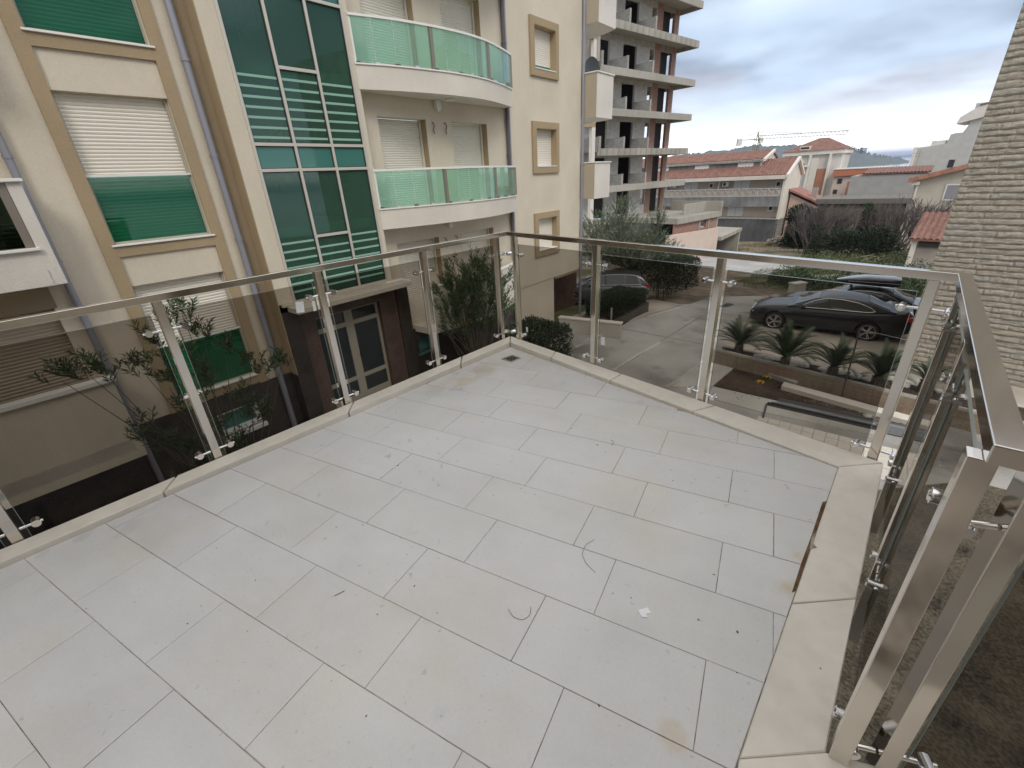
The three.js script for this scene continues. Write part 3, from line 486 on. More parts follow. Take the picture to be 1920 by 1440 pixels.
  { // stair flights seen dimly through the glass
    const st = []; for (const d of [-2.9, 0, 2.9]) for (let k = 0; k < 8; k++) { st.push(bx(4.3 + k * .24, 4.54 + k * .24, .88 + d + k * .17, .88 + d + (k + 1) * .17, -2.4, -1.2)); }
    P('stairs', st, m.concrete);
    const rl2 = []; for (const d of [-2.9, 0, 2.9]) { rl2.push(rod([4.3, 1.9 + d, -1.15], [6.25, 3.25 + d, -1.15], .02)); for (let k = 0; k < 5; k++) rl2.push(rod([4.5 + k * .4, 1.0 + d + k * .28, -1.15], [4.5 + k * .4, 2.0 + d + k * .28, -1.15], .012)); }
    P('stair_rail', rl2, m.pipeDark);
  }
  const cw = new THREE.Group(); cw.name = 'curtain_wall'; cw.userData.label = 'green glazed stair tower front'; cw.position.y = -Y0; B.add(cw);
  const xs = [4.29, 5.10, 5.92, 6.72], base = [-.60, 1.96, 2.41, 4.88, 5.33, 7.8, 8.25, TOP], mw = .028;
  const mull = (x0, x1, y0, y1) => P('mullion', rbx(x0, x1, y0, y1, F - .09, F + .025, .004), m.curtainTrim, null, cw);
  xs.forEach(x => mull(x - mw, x + mw, -.63, TOP));
  for (let b = 0; b < 3; b++) {
    const x0 = xs[b] + mw, x1 = xs[b + 1] - mw;
    const ys = b === 1 ? [-.60, .66, 1.96, 2.41, 3.70, 4.88, 5.33, 6.6, 7.8, 8.25, TOP] : base;
    ys.forEach(y => mull(x0, x1, y - mw, y + mw));
    for (let k = 0; k < ys.length - 1; k++) {
      const y0 = ys[k] + mw, y1 = ys[k + 1] - mw, sp = ys[k + 1] - ys[k] < .5;
      P('pane', bx(x0 + .008, x1 - .008, y0 + .008, y1 - .008, F - .03, F - .02), sp ? m.spandrel : m.curtain, null, cw);
      P('pane_gasket', [bx(x0, x0 + .014, y0, y1, F - .019, F + .002), bx(x1 - .014, x1, y0, y1, F - .019, F + .002), bx(x0 + .014, x1 - .014, y0, y0 + .014, F - .019, F + .002), bx(x0 + .014, x1 - .014, y1 - .014, y1, F - .019, F + .002)], m.dark, null, cw);
    }
    for (const d of [-2.93, 0, 2.9]) for (let k = 0; k < 7; k++) { const y = 2.53 + k * .165 + d; if (y > -.5 && !(b === 1 && Math.abs(y - .66) < .08)) P('frosted_stripe', bx(x0 + .02, x1 - .02, y - .021, y + .021, F - .0195, F - .0175), m.frost, null, cw); }
  }
  // entrance: canopy slab, granite portal, glazed door
  P('canopy', [plan([[4.10, .36], [7.14, .36], [7.14, .80], [4.10, .80]], -.78, -.66, .012), bx(4.0, 6.95, -.655, -.605, .30, .42)], m.canopy);
  P('canopy_flashing', [bx(6.62, 7.16, -.66, -.628, .38, .44), bx(7.08, 7.14, -.66, -.632, .44, .78)], m.sill);
  P('porch_wall', [bx(3.955, 4.34, -4.6, -.785, -.3, .30), bx(6.98, 7.36, -4.6, -.785, -.3, .28)], m.granite);
  P('portal', [bx(4.345, 4.70, -4.6, -1.10, -.3, .24), bx(6.46, 6.975, -4.6, -1.10, -.3, .24), bx(4.345, 6.975, -1.10, -.785, -.3, .24)], m.graniteRed);
  P('entry_step', bx(4.2, 7.2, -4.6, -3.62, .3, 1.5), m.concrete);
  const dr = new THREE.Group(); dr.name = 'entrance_door'; dr.userData.label = 'beige framed glazed entrance door'; dr.position.y = -Y0; B.add(dr);
  const z0 = .06, z1 = .12, f = [];
  f.push(bx(4.705, 4.76, -3.6, -1.11, z0, z1), bx(5.06, 5.14, -3.6, -1.11, z0, z1), bx(5.48, 5.70, -3.6, -1.11, z0, z1), bx(6.385, 6.455, -3.6, -1.11, z0, z1));
  for (const [a, b] of [[4.76, 5.06], [5.14, 5.48], [5.70, 6.385]]) f.push(bx(a, b, -1.15, -1.11, z0, z1), bx(a, b, -1.52, -1.41, z0, z1), bx(a, b, -2.96, -2.86, z0, z1), bx(a, b, -3.6, -3.36, z0, z1));
  P('door_frame', f, m.frameBeige, null, dr);
  for (const [a, b] of [[4.76, 5.06], [5.14, 5.48], [5.70, 6.385]]) for (const [c, d] of [[-1.41, -1.15], [-2.86, -1.52], [-3.36, -2.96]]) P('pane', bx(a, b, c, d, z0 + .02, z0 + .026), m.spandrel === 0 ? 0 : M([.02, .03, .033], { rough: .04 }), null, dr);
  P('door_handle', [rod([5.735, -2.32, .13], [5.735, -2.32, .17], .01), rod([5.735, -2.32, .17], [5.66, -2.32, .17], .01), bx(5.715, 5.755, -2.5, -2.25, .121, .128)], m.black, null, dr);

  // balcony bay: wall with deep doors
  const dl = [7.46, 8.95], d2 = [9.87, 11.33], hb = [];
  for (const d of lv) for (const q of [dl, d2]) hb.push(rect(q[0], q[1], .80 + d, 3.07 + d));
  P('wall', upright(rect(6.87, 12.3, -2.2, TOP), -.3, 0, hb), m.cream);
  P('plinth', upright(rect(7.36, 12.3, -4.6, -2.2), -.3, .03, [rect(7.66, 8.3, -2.95, -2.55)]), m.granite);
  P('window', [bx(7.66, 8.3, -2.95, -2.55, -.15, -.1), bx(7.6, 8.36, -3.03, -2.96, -.1, .1)], m.spandrel);
  for (const d of lv) for (const q of [dl, d2]) {
    const dd = new THREE.Group(); dd.name = 'balcony_door'; dd.position.y = -Y0; B.add(dd);
    const gap = d === 2.9 && q === dl ? .30 : .0;
    P('shutter', slats(q[0], q[1], .80 + d + gap, 3.06 + d, -.27), m.shutter, null, dd);
    if (gap) P('pane', bx(q[0], q[1], .80 + d, .80 + d + gap, -.30, -.29), M([.02, .03, .07], { rough: .08 }), null, dd);
    for (const e of [q[0], q[1] - .04]) P('door_jamb', bx(e, e + .04, .80 + d, 3.065 + d, -.24, -.2), m.shutter, null, dd);
    P('reveal', bx(q[1] - .001, q[1] + .004, .80 + d, 3.07 + d, -.295, -.002), m.tan, null, dd);
  }
  const tCurve = new THREE.CatmullRomCurve3([[6.84, .36], [7.6, .62], [8.5, .82], [9.5, .93], [10.4, .88], [11.3, .66], [12.16, .36]].map(p => V3(p[0], 0, p[1])), false, 'centripetal');
  const cp = tCurve.getSpacedPoints(52).map(p => [p.x, p.z]), inset = k => cp.map(([x, z], i) => { const a = cp[Math.max(0, i - 1)], b = cp[Math.min(cp.length - 1, i + 1)], l = Math.hypot(b[0] - a[0], b[1] - a[1]); return [x + (b[1] - a[1]) / l * k, z - (b[0] - a[0]) / l * k]; });
  const ribbon = (k0, k1, y0, y1, from = 0) => plan([...inset(k0).slice(from), ...inset(k1).slice(from).reverse()], y0, y1, 0);
  for (const d of [-2.9, 0, 2.9, 5.8]) {
    const bal = new THREE.Group(); bal.name = 'curved_balcony'; bal.position.y = -Y0; B.add(bal);
    bal.userData.label = d === 2.9 ? 'upper curved balcony with green glass' : d === 0 ? 'lower curved balcony with green glass' : 'curved balcony';
    const yb = .60 + d, yt = 1.07 + d, yr = 1.93 + d, from = d < -2 ? 8 : 0;
    P('slab', plan([...inset(.06).slice(from), [12.16, .002], [from ? 7.62 : 6.9, .002]], yb + .02, yb + .2), m.white, null, bal);
    P('fascia', ribbon(.0, .07, yb, yt - .022, from), m.pale, null, bal);
    if (d < -2) { P('parapet', ribbon(.0, .07, yt - .02, yr - .04, from), m.pale, null, bal); P('cap', ribbon(-.02, .1, yr - .038, yr, from), m.sill, null, bal); P('end_wall', bx(12.10, 12.2, yb, yr - .04, .002, .34), m.white, null, bal); continue; }
    P('fascia_cap', ribbon(-.025, .09, yt - .02, yt + .008), m.sill, null, bal);
    P('handrail', ribbon(-.012, .05, yr - .045, yr), m.sill, null, bal);
    const pl = inset(.022), secs = [[0, 18, 4], [18, 37, 5], [37, 52, 5]];
    secs.forEach(([i0, i1, n], s) => {
      for (const i of s === 2 ? [i0, i1] : [i0]) { const q = pl[Math.min(i, 52)]; if (i > 0) P('post', bx(q[0] - .045, q[0] + .045, yt + .01, yr - .047, q[1] - .045, q[1] + .02), m.postBrown, null, bal); else P('post', bx(q[0] + .0, q[0] + .05, yt + .01, yr - .047, q[1] - .03, q[1] + .02), m.sill, null, bal); }
      for (let k = 0; k < n; k++) {
        const ia = i0 + (i1 - i0) * k / n, ib = i0 + (i1 - i0) * (k + 1) / n, at = v => { const f0 = Math.floor(v), t = v - f0, A = pl[f0], Bq = pl[Math.min(52, f0 + 1)]; return [lerp(A[0], Bq[0], t), lerp(A[1], Bq[1], t)]; };
        const A = at(ia), Bq = at(ib), l = Math.hypot(Bq[0] - A[0], Bq[1] - A[1]), g0 = k ? .006 : .05, g1 = k === n - 1 ? .05 : .006;
        const gp = part(bal, 'glass_pane', bx(g0, l - g1, yt + .03, yr - .05, -.004, .004), m.balconyGlass); gp.position.set(A[0], 0, A[1]); gp.rotation.y = -Math.atan2(Bq[1] - A[1], Bq[0] - A[0]);
        const ck = part(bal, 'pane_clip', [bx(-.03, .07, yt + .009, yt + .045, -.02, .02)], k % 2 ? m.alu : m.pipeDark); ck.position.set(A[0], 0, A[1]); ck.rotation.y = gp.rotation.y; if (k === 0) ck.position.set(A[0] + .06, 0, A[1] + .01);
      }
    });
    P('ceiling_lamp', new THREE.CylinderGeometry(.13, .13, .05, 20).translate(9.5, yb - .005, .42), m.sill, null, bal);
  }
  for (const d of lv) {
    const hook = x => tube([[x, 3.02 + d, .0], [x, 3.0 + d, .05], [x + .02, 2.93 + d, .06], [x - .01, 2.85 + d, .05], [x, 2.75 + d, .06]], .012, 6, 20);
    P('cable_hook', hook(9.17), m.rust); P('cable_hook', hook(9.61), m.rust);
    P('wall_lamp', [rbx(9.28, 9.44, 3.30 + d, 3.52 + d, .0, .14, .02), bx(9.31, 9.41, 3.27 + d, 3.30 + d, .02, .12)], m.sill);
  }
  P('rain_pipe', pipe(12.21, .09, -4.2, TOP, .055, m.pipe), m.pipeDark); P('rain_pipe', pipe(12.33, .07, -4.2, TOP, .03, m.pipe), m.pipe);

  // plain wing to the right with three small windows
  const wy = [[1.88, 3.05], [4.71, 5.84], [-.94, .19], [7.6, 8.75]], hw = wy.map(([a, b]) => rect(13.76, 14.97, a, b));
  P('wall', upright(rect(12.4, 16.7, -2.1, TOP), -.3, 0, hw), m.cream);
  P('end_wall', bx(16.45, 16.70, -2.1, TOP, -9, -.3), m.cream);
  for (const [a, b] of wy) {
    const w = new THREE.Group(); w.name = 'window'; w.position.y = -Y0; B.add(w);
    P('window_surround', upright(rect(13.55, 15.13, a - .2, b + .2), .001, .075, [rect(13.765, 14.965, a, b)], .004), m.tan, null, w);
    P('reveal', [bx(14.955, 14.968, a + .03, b, -.25, .07), bx(13.765, 14.955, b - .01, b - .002, -.25, .07)], m.tan, null, w);
    P('shutter', slats(13.77, 14.95, a + (a > 4 && a < 5 ? .16 : .035), b - .01, -.17), m.shutter, null, w);
    if (a > 4 && a < 5) P('pane', bx(13.77, 14.95, a + .03, a + .16, -.2, -.19), m.spandrel, null, w);
    P('sill', rbx(13.77, 14.95, a, a + .03, -.2, .09, .005), m.sill, null, w);
  }
  P('lower_wall', [bx(12.5, 14.83, -5.2, -2.105, -.33, -.03), bx(14.83, 14.95, -5.2, -2.105, -2.4, -.33)], m.cream);
  P('soffit', bx(14.95, 16.7, -2.2, -2.105, -3, -.02), m.tanDark);
  P('garage_back', upright(rect(14.952, 18.6, -5.2, -2.2), -1.6, -1.25), M([.15, .09, .07], { map: T.granite })); P('garage_step', bx(14.952, 18.7, -5.2, -4.35, -1.245, -.9), m.concrete);
  P('rain_pipe', pipe(16.74, .06, -4.2, TOP, .06, m.pipe), m.pipe);
  // small rounded balconies on the end wall
  for (const [a, b] of [[.66, 1.95], [3.46, 4.86], [6.28, 7.7]]) {
    const e = new THREE.Group(); e.name = 'end_balcony'; e.userData.label = 'small solid balcony on the end wall'; e.position.y = -Y0; B.add(e);
    const pl2 = [[16.80, .6], [18.05, .6], [18.3, .1], [18.5, -.8], [18.2, -1.4], [17.6, -1.75], [16.80, -1.8]].reverse();
    P('parapet', plan(pl2, a, b, .004), m.white, null, e);
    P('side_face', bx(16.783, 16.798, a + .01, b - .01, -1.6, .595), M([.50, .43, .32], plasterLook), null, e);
    P('cap', plan([[16.76, .64], [18.09, .64], [18.36, .1], [18.55, -.85], [18.2, -1.45], [17.6, -1.8], [16.76, -1.85]].reverse(), b, b + .04, .004), m.sill, null, e);
  }
}
{ // round dish showing over the middle end balcony
  const [x, z] = bpos(17.3, .0), d = thing('satellite_dish', 'dark round dish standing on the middle small balcony of the beige block', 'satellite dish', [x, 4.9, z], frameDeg(AZ) - 12);
  part(d, 'dish', new THREE.LatheGeometry([[0, 0], [.15, .01], [.3, .05], [.42, .11], [.43, .125], [.40, .12], [.28, .07], [0, .02]].map(p => new THREE.Vector2(...p)), 32).rotateX(Math.PI / 2).translate(0, .12, 0), M([.05, .055, .06], { rough: .5 }));
  part(d, 'mast', rod([0, -.05, -.04], [0, .2, -.04], .02), m.pipe);
}
/* ------------------------------------------------------------------ unfinished concrete block */
{
  const az = 50.5, yb = -7.0;
  const B = thing('unfinished_building', 'unfinished grey concrete block with overhanging floor slabs and empty door openings', 'building', [18.93, yb, -49.5], frameDeg(az));
  const P = (name, geo, mat, label) => { const q = part(B, name, geo, mat, label); q.position.y = -yb; return q; };
  const fl = [-2.42, .50, 3.37, 6.26, 9.06, 12.04, 14.9];
  fl.forEach((y, k) => {
    if (k === 0) return;
    const s0 = k === 3 || k === 6 ? -17 : -17;
    P('floor_slab', upright([[-14, y - .20], [0, y - .20], [0, y], [-14, y]], -9, 0), m.raw);
    P('slab_edge', rbx(-14, 0, y - .52, y + .012, -.16, .008, .012), m.raw);
    P('slab_edge', rbx(-.14, .008, y - .52, y + .010, -9, -.165, .012), m.raw);
  });
  // block wall between floors, with tall openings; brick piers at the right corner
  const divShadeM = M([.40, .39, .37], { map: T.block });  // balcony dividers: shade on their side faces is put into this darker grey
  const op = [[-12.4, -10.46, 0], [-8.65, -6.72, 0], [-4.78, -4.10, 1]];
  for (let k = 0; k < fl.length - 1; k++) {
    const y0 = fl[k] + .001, y1 = fl[k + 1] - .202, top = fl[k] + 2.28;
    P('block_wall', upright(rect(-14, -4.02, y0, y1), -2.2, -2, op.map(([a, b, s]) => rect(a, b, s ? fl[k] + .9 : y0 + .01, top))), m.block);
    P('brick_pier', bx(-4.02, -3.05, y0, y1, -2.2, -2.0), m.brick); P('brick_pier', bx(-1.18, -.62, y0, y1, -2.25, -2.0), m.brick);
    P('lintel', bx(-3.05, -1.18, top + .04, y1, -2.2, -2.0), m.raw);
    P('corner_column', bx(-.62, -.42, y0, y1, -2.4, -1.995), m.raw);
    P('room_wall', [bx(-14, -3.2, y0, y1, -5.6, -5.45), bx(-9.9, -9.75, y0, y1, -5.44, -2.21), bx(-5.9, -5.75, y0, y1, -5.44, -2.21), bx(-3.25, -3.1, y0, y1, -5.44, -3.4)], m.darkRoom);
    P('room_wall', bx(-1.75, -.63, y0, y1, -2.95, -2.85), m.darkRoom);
    P('side_wall', bx(-.62, -.42, y0, y1, -9, -6.2), m.brick);
    if (k > 0) for (const s of [-13.85, -10.65, -7.1]) P('balcony_divider', upright([[0, 0], [1.84, 0], [1.84, .86], [0, .86]], 0, .12).rotateY(Math.PI / 2).translate(s - .06, fl[k] + .013, -.005), divShadeM);
    if (k > 0) for (const s of [-13.85, -10.65, -7.1]) P('divider_end', bx(s - .05, s + .16, fl[k] + .013, fl[k] + .9, -.15, -.003), m.raw);
    if (k > 3) P('wall_stub', bx(-14.3, -14.02, fl[k] + .2, y1, -2.2, -.1), m.raw);
  }
  // slender frame left of the slabs
  P('frame_post', [bx(-14.6, -14.2, -3, 15, -.5, -.2), bx(-16, -14.7, -3, 15, -2.2, -2)], m.white);
  for (const y of [1.9, 4.9, 7.7, 10.6]) P('frame_beam', bx(-16, -14.2, y, y + .3, -.5, -.2), m.tan);
  // low podium in front at the right
  P('podium_slab', [upright([[-8.2, -2.90], [-.2, -2.90], [-.2, -2.42], [-8.2, -2.42]], -3, 4.4)], m.raw);
  P('podium_parapet', [upright(rect(-4.6, -.25, -2.41, -1.5), 2.7, 2.85), bx(-.42, -.2, -2.41, -1.5, -1, 4.4)], m.raw);
  P('podium_wall', upright(rect(-8.1, -.3, -7, -2.905), 3.9, 4.1, [rect(-3.5, -2.5, -3.7, -3.0)]), m.brick); P('podium_column', [bx(-.5, -.25, -7, -2.91, 3.88, 4.14), bx(-4.0, -3.75, -7, -2.91, 4.11, 4.16), bx(-2.2, -2.0, -7, -2.91, 4.11, 4.16)], m.raw);
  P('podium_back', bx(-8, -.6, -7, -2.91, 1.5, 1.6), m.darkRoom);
}
{ // peach boundary wall and the open concrete shed beside it
  const az = 50.5, O = [18.93, -49.5], u = dirU(az), n = dirN(az), at = (s, t) => [O[0] + u[0] * s + n[0] * t, O[1] + u[1] * s + n[1] * t];
  const [x, z] = at(-1.6, 5.0);
  const w = thing('boundary_wall', 'peach rendered garden wall below the unfinished concrete block', 'wall', [x, -6.5, z], frameDeg(az));
  part(w, 'wall', upright([[-9, -1], [0, -1], [0, 2.72], [-2.2, 2.75], [-9, 2.95]], -.2, 0), M([.70, .56, .465], plasterLook)); part(w, 'coping', [bx(-.2, .03, -1, 2.8, -.24, -.205)], m.raw);
  const [x2, z2] = at(1.2, 4.6);
  const g = thing('concrete_shelter', 'low open concrete shelter at the end of the peach wall', 'shelter', [x2, -6.6, z2], frameDeg(az));
  part(g, 'roof_slab', upright([[-2.4, 1.55], [1.9, 2.0], [1.9, 2.32], [-2.4, 1.9]], -4, .6), m.raw); part(g, 'side_wall', bx(1.6, 1.88, -1, 2.0, -4, .5), m.raw); part(g, 'back_wall', bx(-2.3, 1.6, -1, 1.7, -4, -3.8), m.raw);
}
// ribbed clay roof: one slope, ridge line up, ribs running down it. x along, slope falls towards +z
function clayRoof(x0, x1, zTop, zBot, yTop, yBot, pitch = .42, thick = .1) {
  const n = Math.round((x1 - x0) / pitch), w = (x1 - x0) / n, k = 6, rows = 2, pos = [], idx = [], L = n * k + 1;
  for (let r = 0; r <= rows; r++) for (let i = 0; i < L; i++) { const t = r / rows, c = (i % k) / k, hh = Math.abs(Math.sin(c * Math.PI)) * w * .3; pos.push(x0 + i * w / k, lerp(yTop, yBot, t) + hh + thick, lerp(zTop, zBot, t)); }
  for (let r = 0; r < rows; r++) for (let i = 0; i < L - 1; i++) { const a = r * L + i; idx.push(a, a + L, a + L + 1, a, a + L + 1, a + 1); }
  const g = new THREE.BufferGeometry(); g.setAttribute('position', new THREE.Float32BufferAttribute(pos, 3)); g.setIndex(idx); g.computeVertexNormals();
  return [metreUV(g), metreUV(upright([[zTop, yTop], [zBot, yBot], [zBot, yBot + thick], [zTop, yTop + thick]], 0, x1 - x0).rotateY(-Math.PI / 2).translate(x1, 0, 0))];
}
const louver = (x0, x1, y0, y1, z) => slats(x0, x1, y0, y1, z, .12);
const acs = [];
{ // long house with two tiers of red roofs
  const az = 135, O = [35.75, -8.0, -60.2];
  const H = thing('terraced_house', 'long cream house with two tiers of red clay roofs and a patterned balcony parapet', 'house', O, frameDeg(az));
  const P = (name, geo, mat, label) => { const q = part(H, name, geo, mat, label); q.position.y = -O[1]; return q; };
  const x0 = -24, wallM = M([.70, .585, .48], plasterLook), grm = m.stained;
  P('retaining_wall', bx(x0, 0, -9, -5.1, -6, .0), M([.16, .16, .165], { map: T.stained }));
  P('wall', bx(x0, -.25, -5.1, .1, -7, -1.4), wallM);
  P('gable_wall', upright([[-7, -9], [-.0, -9], [-.0, -.1], [-3.5, 1.9], [-7, .1]].map(p => [p[0], p[1]]), 0, .25).rotateY(-Math.PI / 2).translate(.0, 0, 0), m.pale);
  P('balcony_slab', bx(x0, -.3, -2.55, -2.3, -1.4, .0), grm); P('balcony_front', bx(x0, -.3, -3.55, -2.32, -.12, .02), grm); P('ledge', bx(x0, -.1, -5.12, -5.0, -1.4, .06), m.raw);
  // pierced parapet blocks
  const blocks = [], n = 52, wd = (24 - .4) / n; for (let i = 0; i < n; i++) { const a = x0 + i * wd; blocks.push(bx(a, a + wd, -2.3, -2.2, -.1, .0), bx(a, a + wd, -1.42, -1.3, -.1, .0), bx(a, a + .05, -2.2, -1.42, -.1, .0)); const q = new THREE.BoxGeometry(.07, 1.0, .08).rotateZ(i % 2 ? .5 : -.5).translate(a + wd / 2, -1.8, -.05); blocks.push(metreUV(q)); }
  P('parapet_blocks', blocks, M([.50, .48, .45])).userData.kind = 'stuff';
  P('parapet_backing', bx(x0, -.3, -2.2, -1.42, -.16, -.13), wallM);
  for (const xx of [-8.3, -16, -23]) { P('party_wall', upright([[-1.4, -2.3], [-.3, -2.3], [-.9, .0], [-1.4, .0]], 0, .18).rotateY(-Math.PI / 2).translate(xx, 0, 0), m.white); P('party_wall', upright([[-1.4, -5.0], [-.3, -5.0], [-.9, -2.6], [-1.4, -2.6]], 0, .18).rotateY(-Math.PI / 2).translate(xx, 0, 0), m.white); }
  for (const [a, y] of [[-5.6, -2.3], [-12.6, -2.3], [-20, -2.3], [-5.9, -5.0], [-13.4, -5.0]]) { const w = new THREE.Group(); w.name = 'window'; w.position.y = -O[1]; H.add(w); part(w, 'shutter', [louver(a - .95, a - .03, y + .1, y + 1.95, -1.33), louver(a + .03, a + .95, y + .1, y + 1.95, -1.33)], m.frameWhite); part(w, 'window_frame', [bx(a - 1.02, a - .95, y + .05, y + 2.0, -1.4, -1.32), bx(a + .95, a + 1.02, y + .05, y + 2.0, -1.4, -1.32), bx(a - .95, a + .95, y + 1.95, y + 2.0, -1.4, -1.32)], m.frameWhite); }
  for (const [a, y] of [[-1.1, -.9], [-9.7, -.9], [-18, -.9], [-1.5, -3.85], [-10.0, -3.85], [-17, -3.85]]) { const w = new THREE.Group(); w.name = 'small_window'; w.position.y = -O[1]; H.add(w); part(w, 'window_frame', upright(rect(a - .34, a + .34, y - .36, y + .36), -1.4, -1.34, [rect(a - .2, a + .2, y - .22, y + .22)]), m.frameWhite); part(w, 'pane', bx(a - .2, a + .2, y - .22, y + .22, -1.39, -1.37), m.dark); }
  for (const a of [-3.9, -11.8, -19.4]) P('vent', bx(a - .25, a + .25, -.28, -.12, -1.395, -1.35), m.dark);
  const add = (n2, list) => { P(n2, list[0], m.roof); P('roof_board', list[1], m.pale); };
  add('roof', clayRoof(x0, .05, -3.6, .35, 1.95, .05)); P('eave', bx(x0, .0, -.28, .10, -.2, .36), m.pale); P('soffit', bx(x0, -.02, -.05, .0, -1.4, -.2), m.pale);
  P('barge_board', [upright([[.38, -.12], [.38, .22], [-3.6, 2.2], [-3.6, 1.85]], 0, .32).rotateY(-Math.PI / 2).translate(.36, 0, 0), upright([[-3.6, 2.2], [-3.6, 1.85], [-7.2, -.1], [-7.2, .2]], 0, .32).rotateY(-Math.PI / 2).translate(.36, 0, 0)], m.white);
  add('roof', clayRoof(x0, .05, -3.62, -3.61, 1.95, 1.9));
  P('rear_roof', upright([[-3.6, 1.95], [-7.2, 0], [-7.2, -.1], [-3.6, 1.85]], 0, 24).rotateY(-Math.PI / 2).translate(0, 0, 0), m.roof);
  // upper tier, set back
  P('upper_wall', bx(x0, -3.9, .6, 2.0, -9, -2.0), M([.34, .335, .33], { map: T.stained })); P('upper_gable', upright([[-9, .5], [-2.0, .5], [-2.0, 2.0], [-5.4, 3.2], [-9, 1.95]], 0, .2).rotateY(-Math.PI / 2).translate(-3.7, 0, 0), m.pale);
  for (const a of [-5.7, -11.6, -17.6]) P('upper_window', louver(a - 1, a + 1, .95, 1.8, -1.95), m.frameWhite);
  add('upper_roof', clayRoof(x0, -3.5, -5.4, -1.75, 3.1, 2.0)); P('eave', bx(x0, -3.5, 1.85, 2.05, -2.0, -1.75), m.raw); P('barge_board', upright([[-1.7, 1.85], [-1.7, 2.17], [-5.4, 3.32], [-5.4, 3.0]], 0, .3).rotateY(-Math.PI / 2).translate(-3.25, 0, 0), m.white);
  P('upper_rear_roof', upright([[-5.4, 3.15], [-9.2, 1.85], [-9.2, 1.75], [-5.4, 3.05]], 0, 20.5).rotateY(-Math.PI / 2).translate(-3.5, 0, 0), m.roof);
  // three air conditioners hung on the party walls
  const u = dirU(az), nn = dirN(az); for (const [s, y, l] of [[-7.6, -.75, 'white air conditioner on the upper floor of the long house, right of two'], [-15.2, -.75, 'white air conditioner on the upper floor of the long house, left of two'], [-7.9, -3.4, 'white air conditioner on the lower floor of the long house']]) acs.push([O[0] + u[0] * s + nn[0] * -1.0, y, O[2] + u[1] * s + nn[1] * -1.0, frameDeg(az), l]);
}
{
  let first = null;
  for (const [x, y, z, d, l] of acs) {
    if (first) { dup(first, l, [x, y, z], d); continue; }
    first = thing('air_conditioner', l, 'air conditioner', [x, y, z], d, 'air conditioners on the long house');
    part(first, 'casing', rbx(-.45, .45, -.3, .3, -.16, .16, .03), m.frameWhite); part(first, 'fan_grille', new THREE.TorusGeometry(.2, .03, 6, 20).translate(-.12, 0, .165), m.pipe); part(first, 'fan', new THREE.CylinderGeometry(.18, .18, .02, 18).rotateX(Math.PI / 2).translate(-.12, 0, .16), m.dark);
  }
}
function house(name, label, pos, az, build) { const H = thing(name, label, 'house', pos, frameDeg(az)); build((n, g, mt, l) => { const q = part(H, n, g, mt, l); q.position.y = -pos[1]; return q; }); return H; }
const faceWin = (P, a, b, y0, y1, z, mat = m.frameWhite, pane = m.dark) => { P('window_frame', upright(rect(a, b, y0, y1), z, z + .08, [rect(a + .12, b - .12, y0 + .12, y1 - .12)]), mat); P('pane', bx(a + .12, b - .12, y0 + .12, y1 - .12, z + .01, z + .04), pane); };
house('tall_house', 'tall pale house with a hipped red roof behind the long house', [59.5, -12, -93.2], 133, P => {
  P('wall', bx(-4.6, 4.9, -13, 2.6, -9, 0), M([.66, .63, .58], plasterLook)); P('cornice', bx(-4.9, 5.2, 2.6, 3.3, -9.6, .5), m.white);
  const pos = [[-5.1, 3.3, .7], [5.4, 3.3, .7], [5.4, 3.3, -9.8], [-5.1, 3.3, -9.8], [-.2, 5.5, -4.4], [1.4, 5.5, -4.4]]; const f = [[0, 1, 5], [0, 5, 4], [1, 2, 5], [2, 3, 4], [2, 4, 5], [3, 0, 4]]; const g = new THREE.BufferGeometry(); g.setAttribute('position', new THREE.Float32BufferAttribute(f.flat().flatMap(i => pos[i]), 3)); g.computeVertexNormals(); P('roof', metreUV(g), m.roof);
  P('dormer', [bx(-2.2, -.5, 3.5, 4.15, -1.5, .25)], m.white); P('dormer_pane', bx(-2.05, -.65, 3.65, 4.0, .26, .28), m.dark);
  P('shaft', bx(.2, 1.35, -13, 2.0, .02, .5), m.pale); P('brick_panel', bx(1.4, 2.9, -13, .15, .02, .25), M([.42, .20, .12], plasterLook)); P('balcony', bx(-3.2, -.1, .5, 1.0, 0, .7), m.pale); P('pilaster', bx(2.95, 3.3, -13, 2.6, 0, .6), m.white); P('pilaster', bx(-.3, .15, -13, 2.6, 0, .5), m.white);
  faceWin(P, -2.2, -.6, .9 - .6, 1.3, .72 - .7);  faceWin(P, -4.4, -3.9, 1.4, 2.2, .01); faceWin(P, -3.6, -3.1, 1.4, 2.2, .01);
});
house('flat_orange_house', 'small pink house with a flat orange roof beside the tall pale house', [63.5, -11, -84.5], 133, P => {
  P('wall', bx(-4, 3.4, -13, -1.2, -6, 0), M([.62, .50, .42], plasterLook)); P('roof', upright([[-4.2, -1.2], [3.6, -1.0], [3.6, -.1], [-4.2, -.1]], -6, .4), M([.52, .2, .11], plasterLook)); P('roof_edge', bx(-4.3, 3.8, -.09, .06, -6.1, .5), m.white); P('door', bx(-1.7, .5, -8, -2.1, .01, .07), M([.44, .21, .14], plasterLook));
  faceWin(P, -3.3, -2.6, -2.4, -1.6, .01, m.dark); faceWin(P, -3.6, -3.0, -4.1, -3.4, .01, m.dark);
});
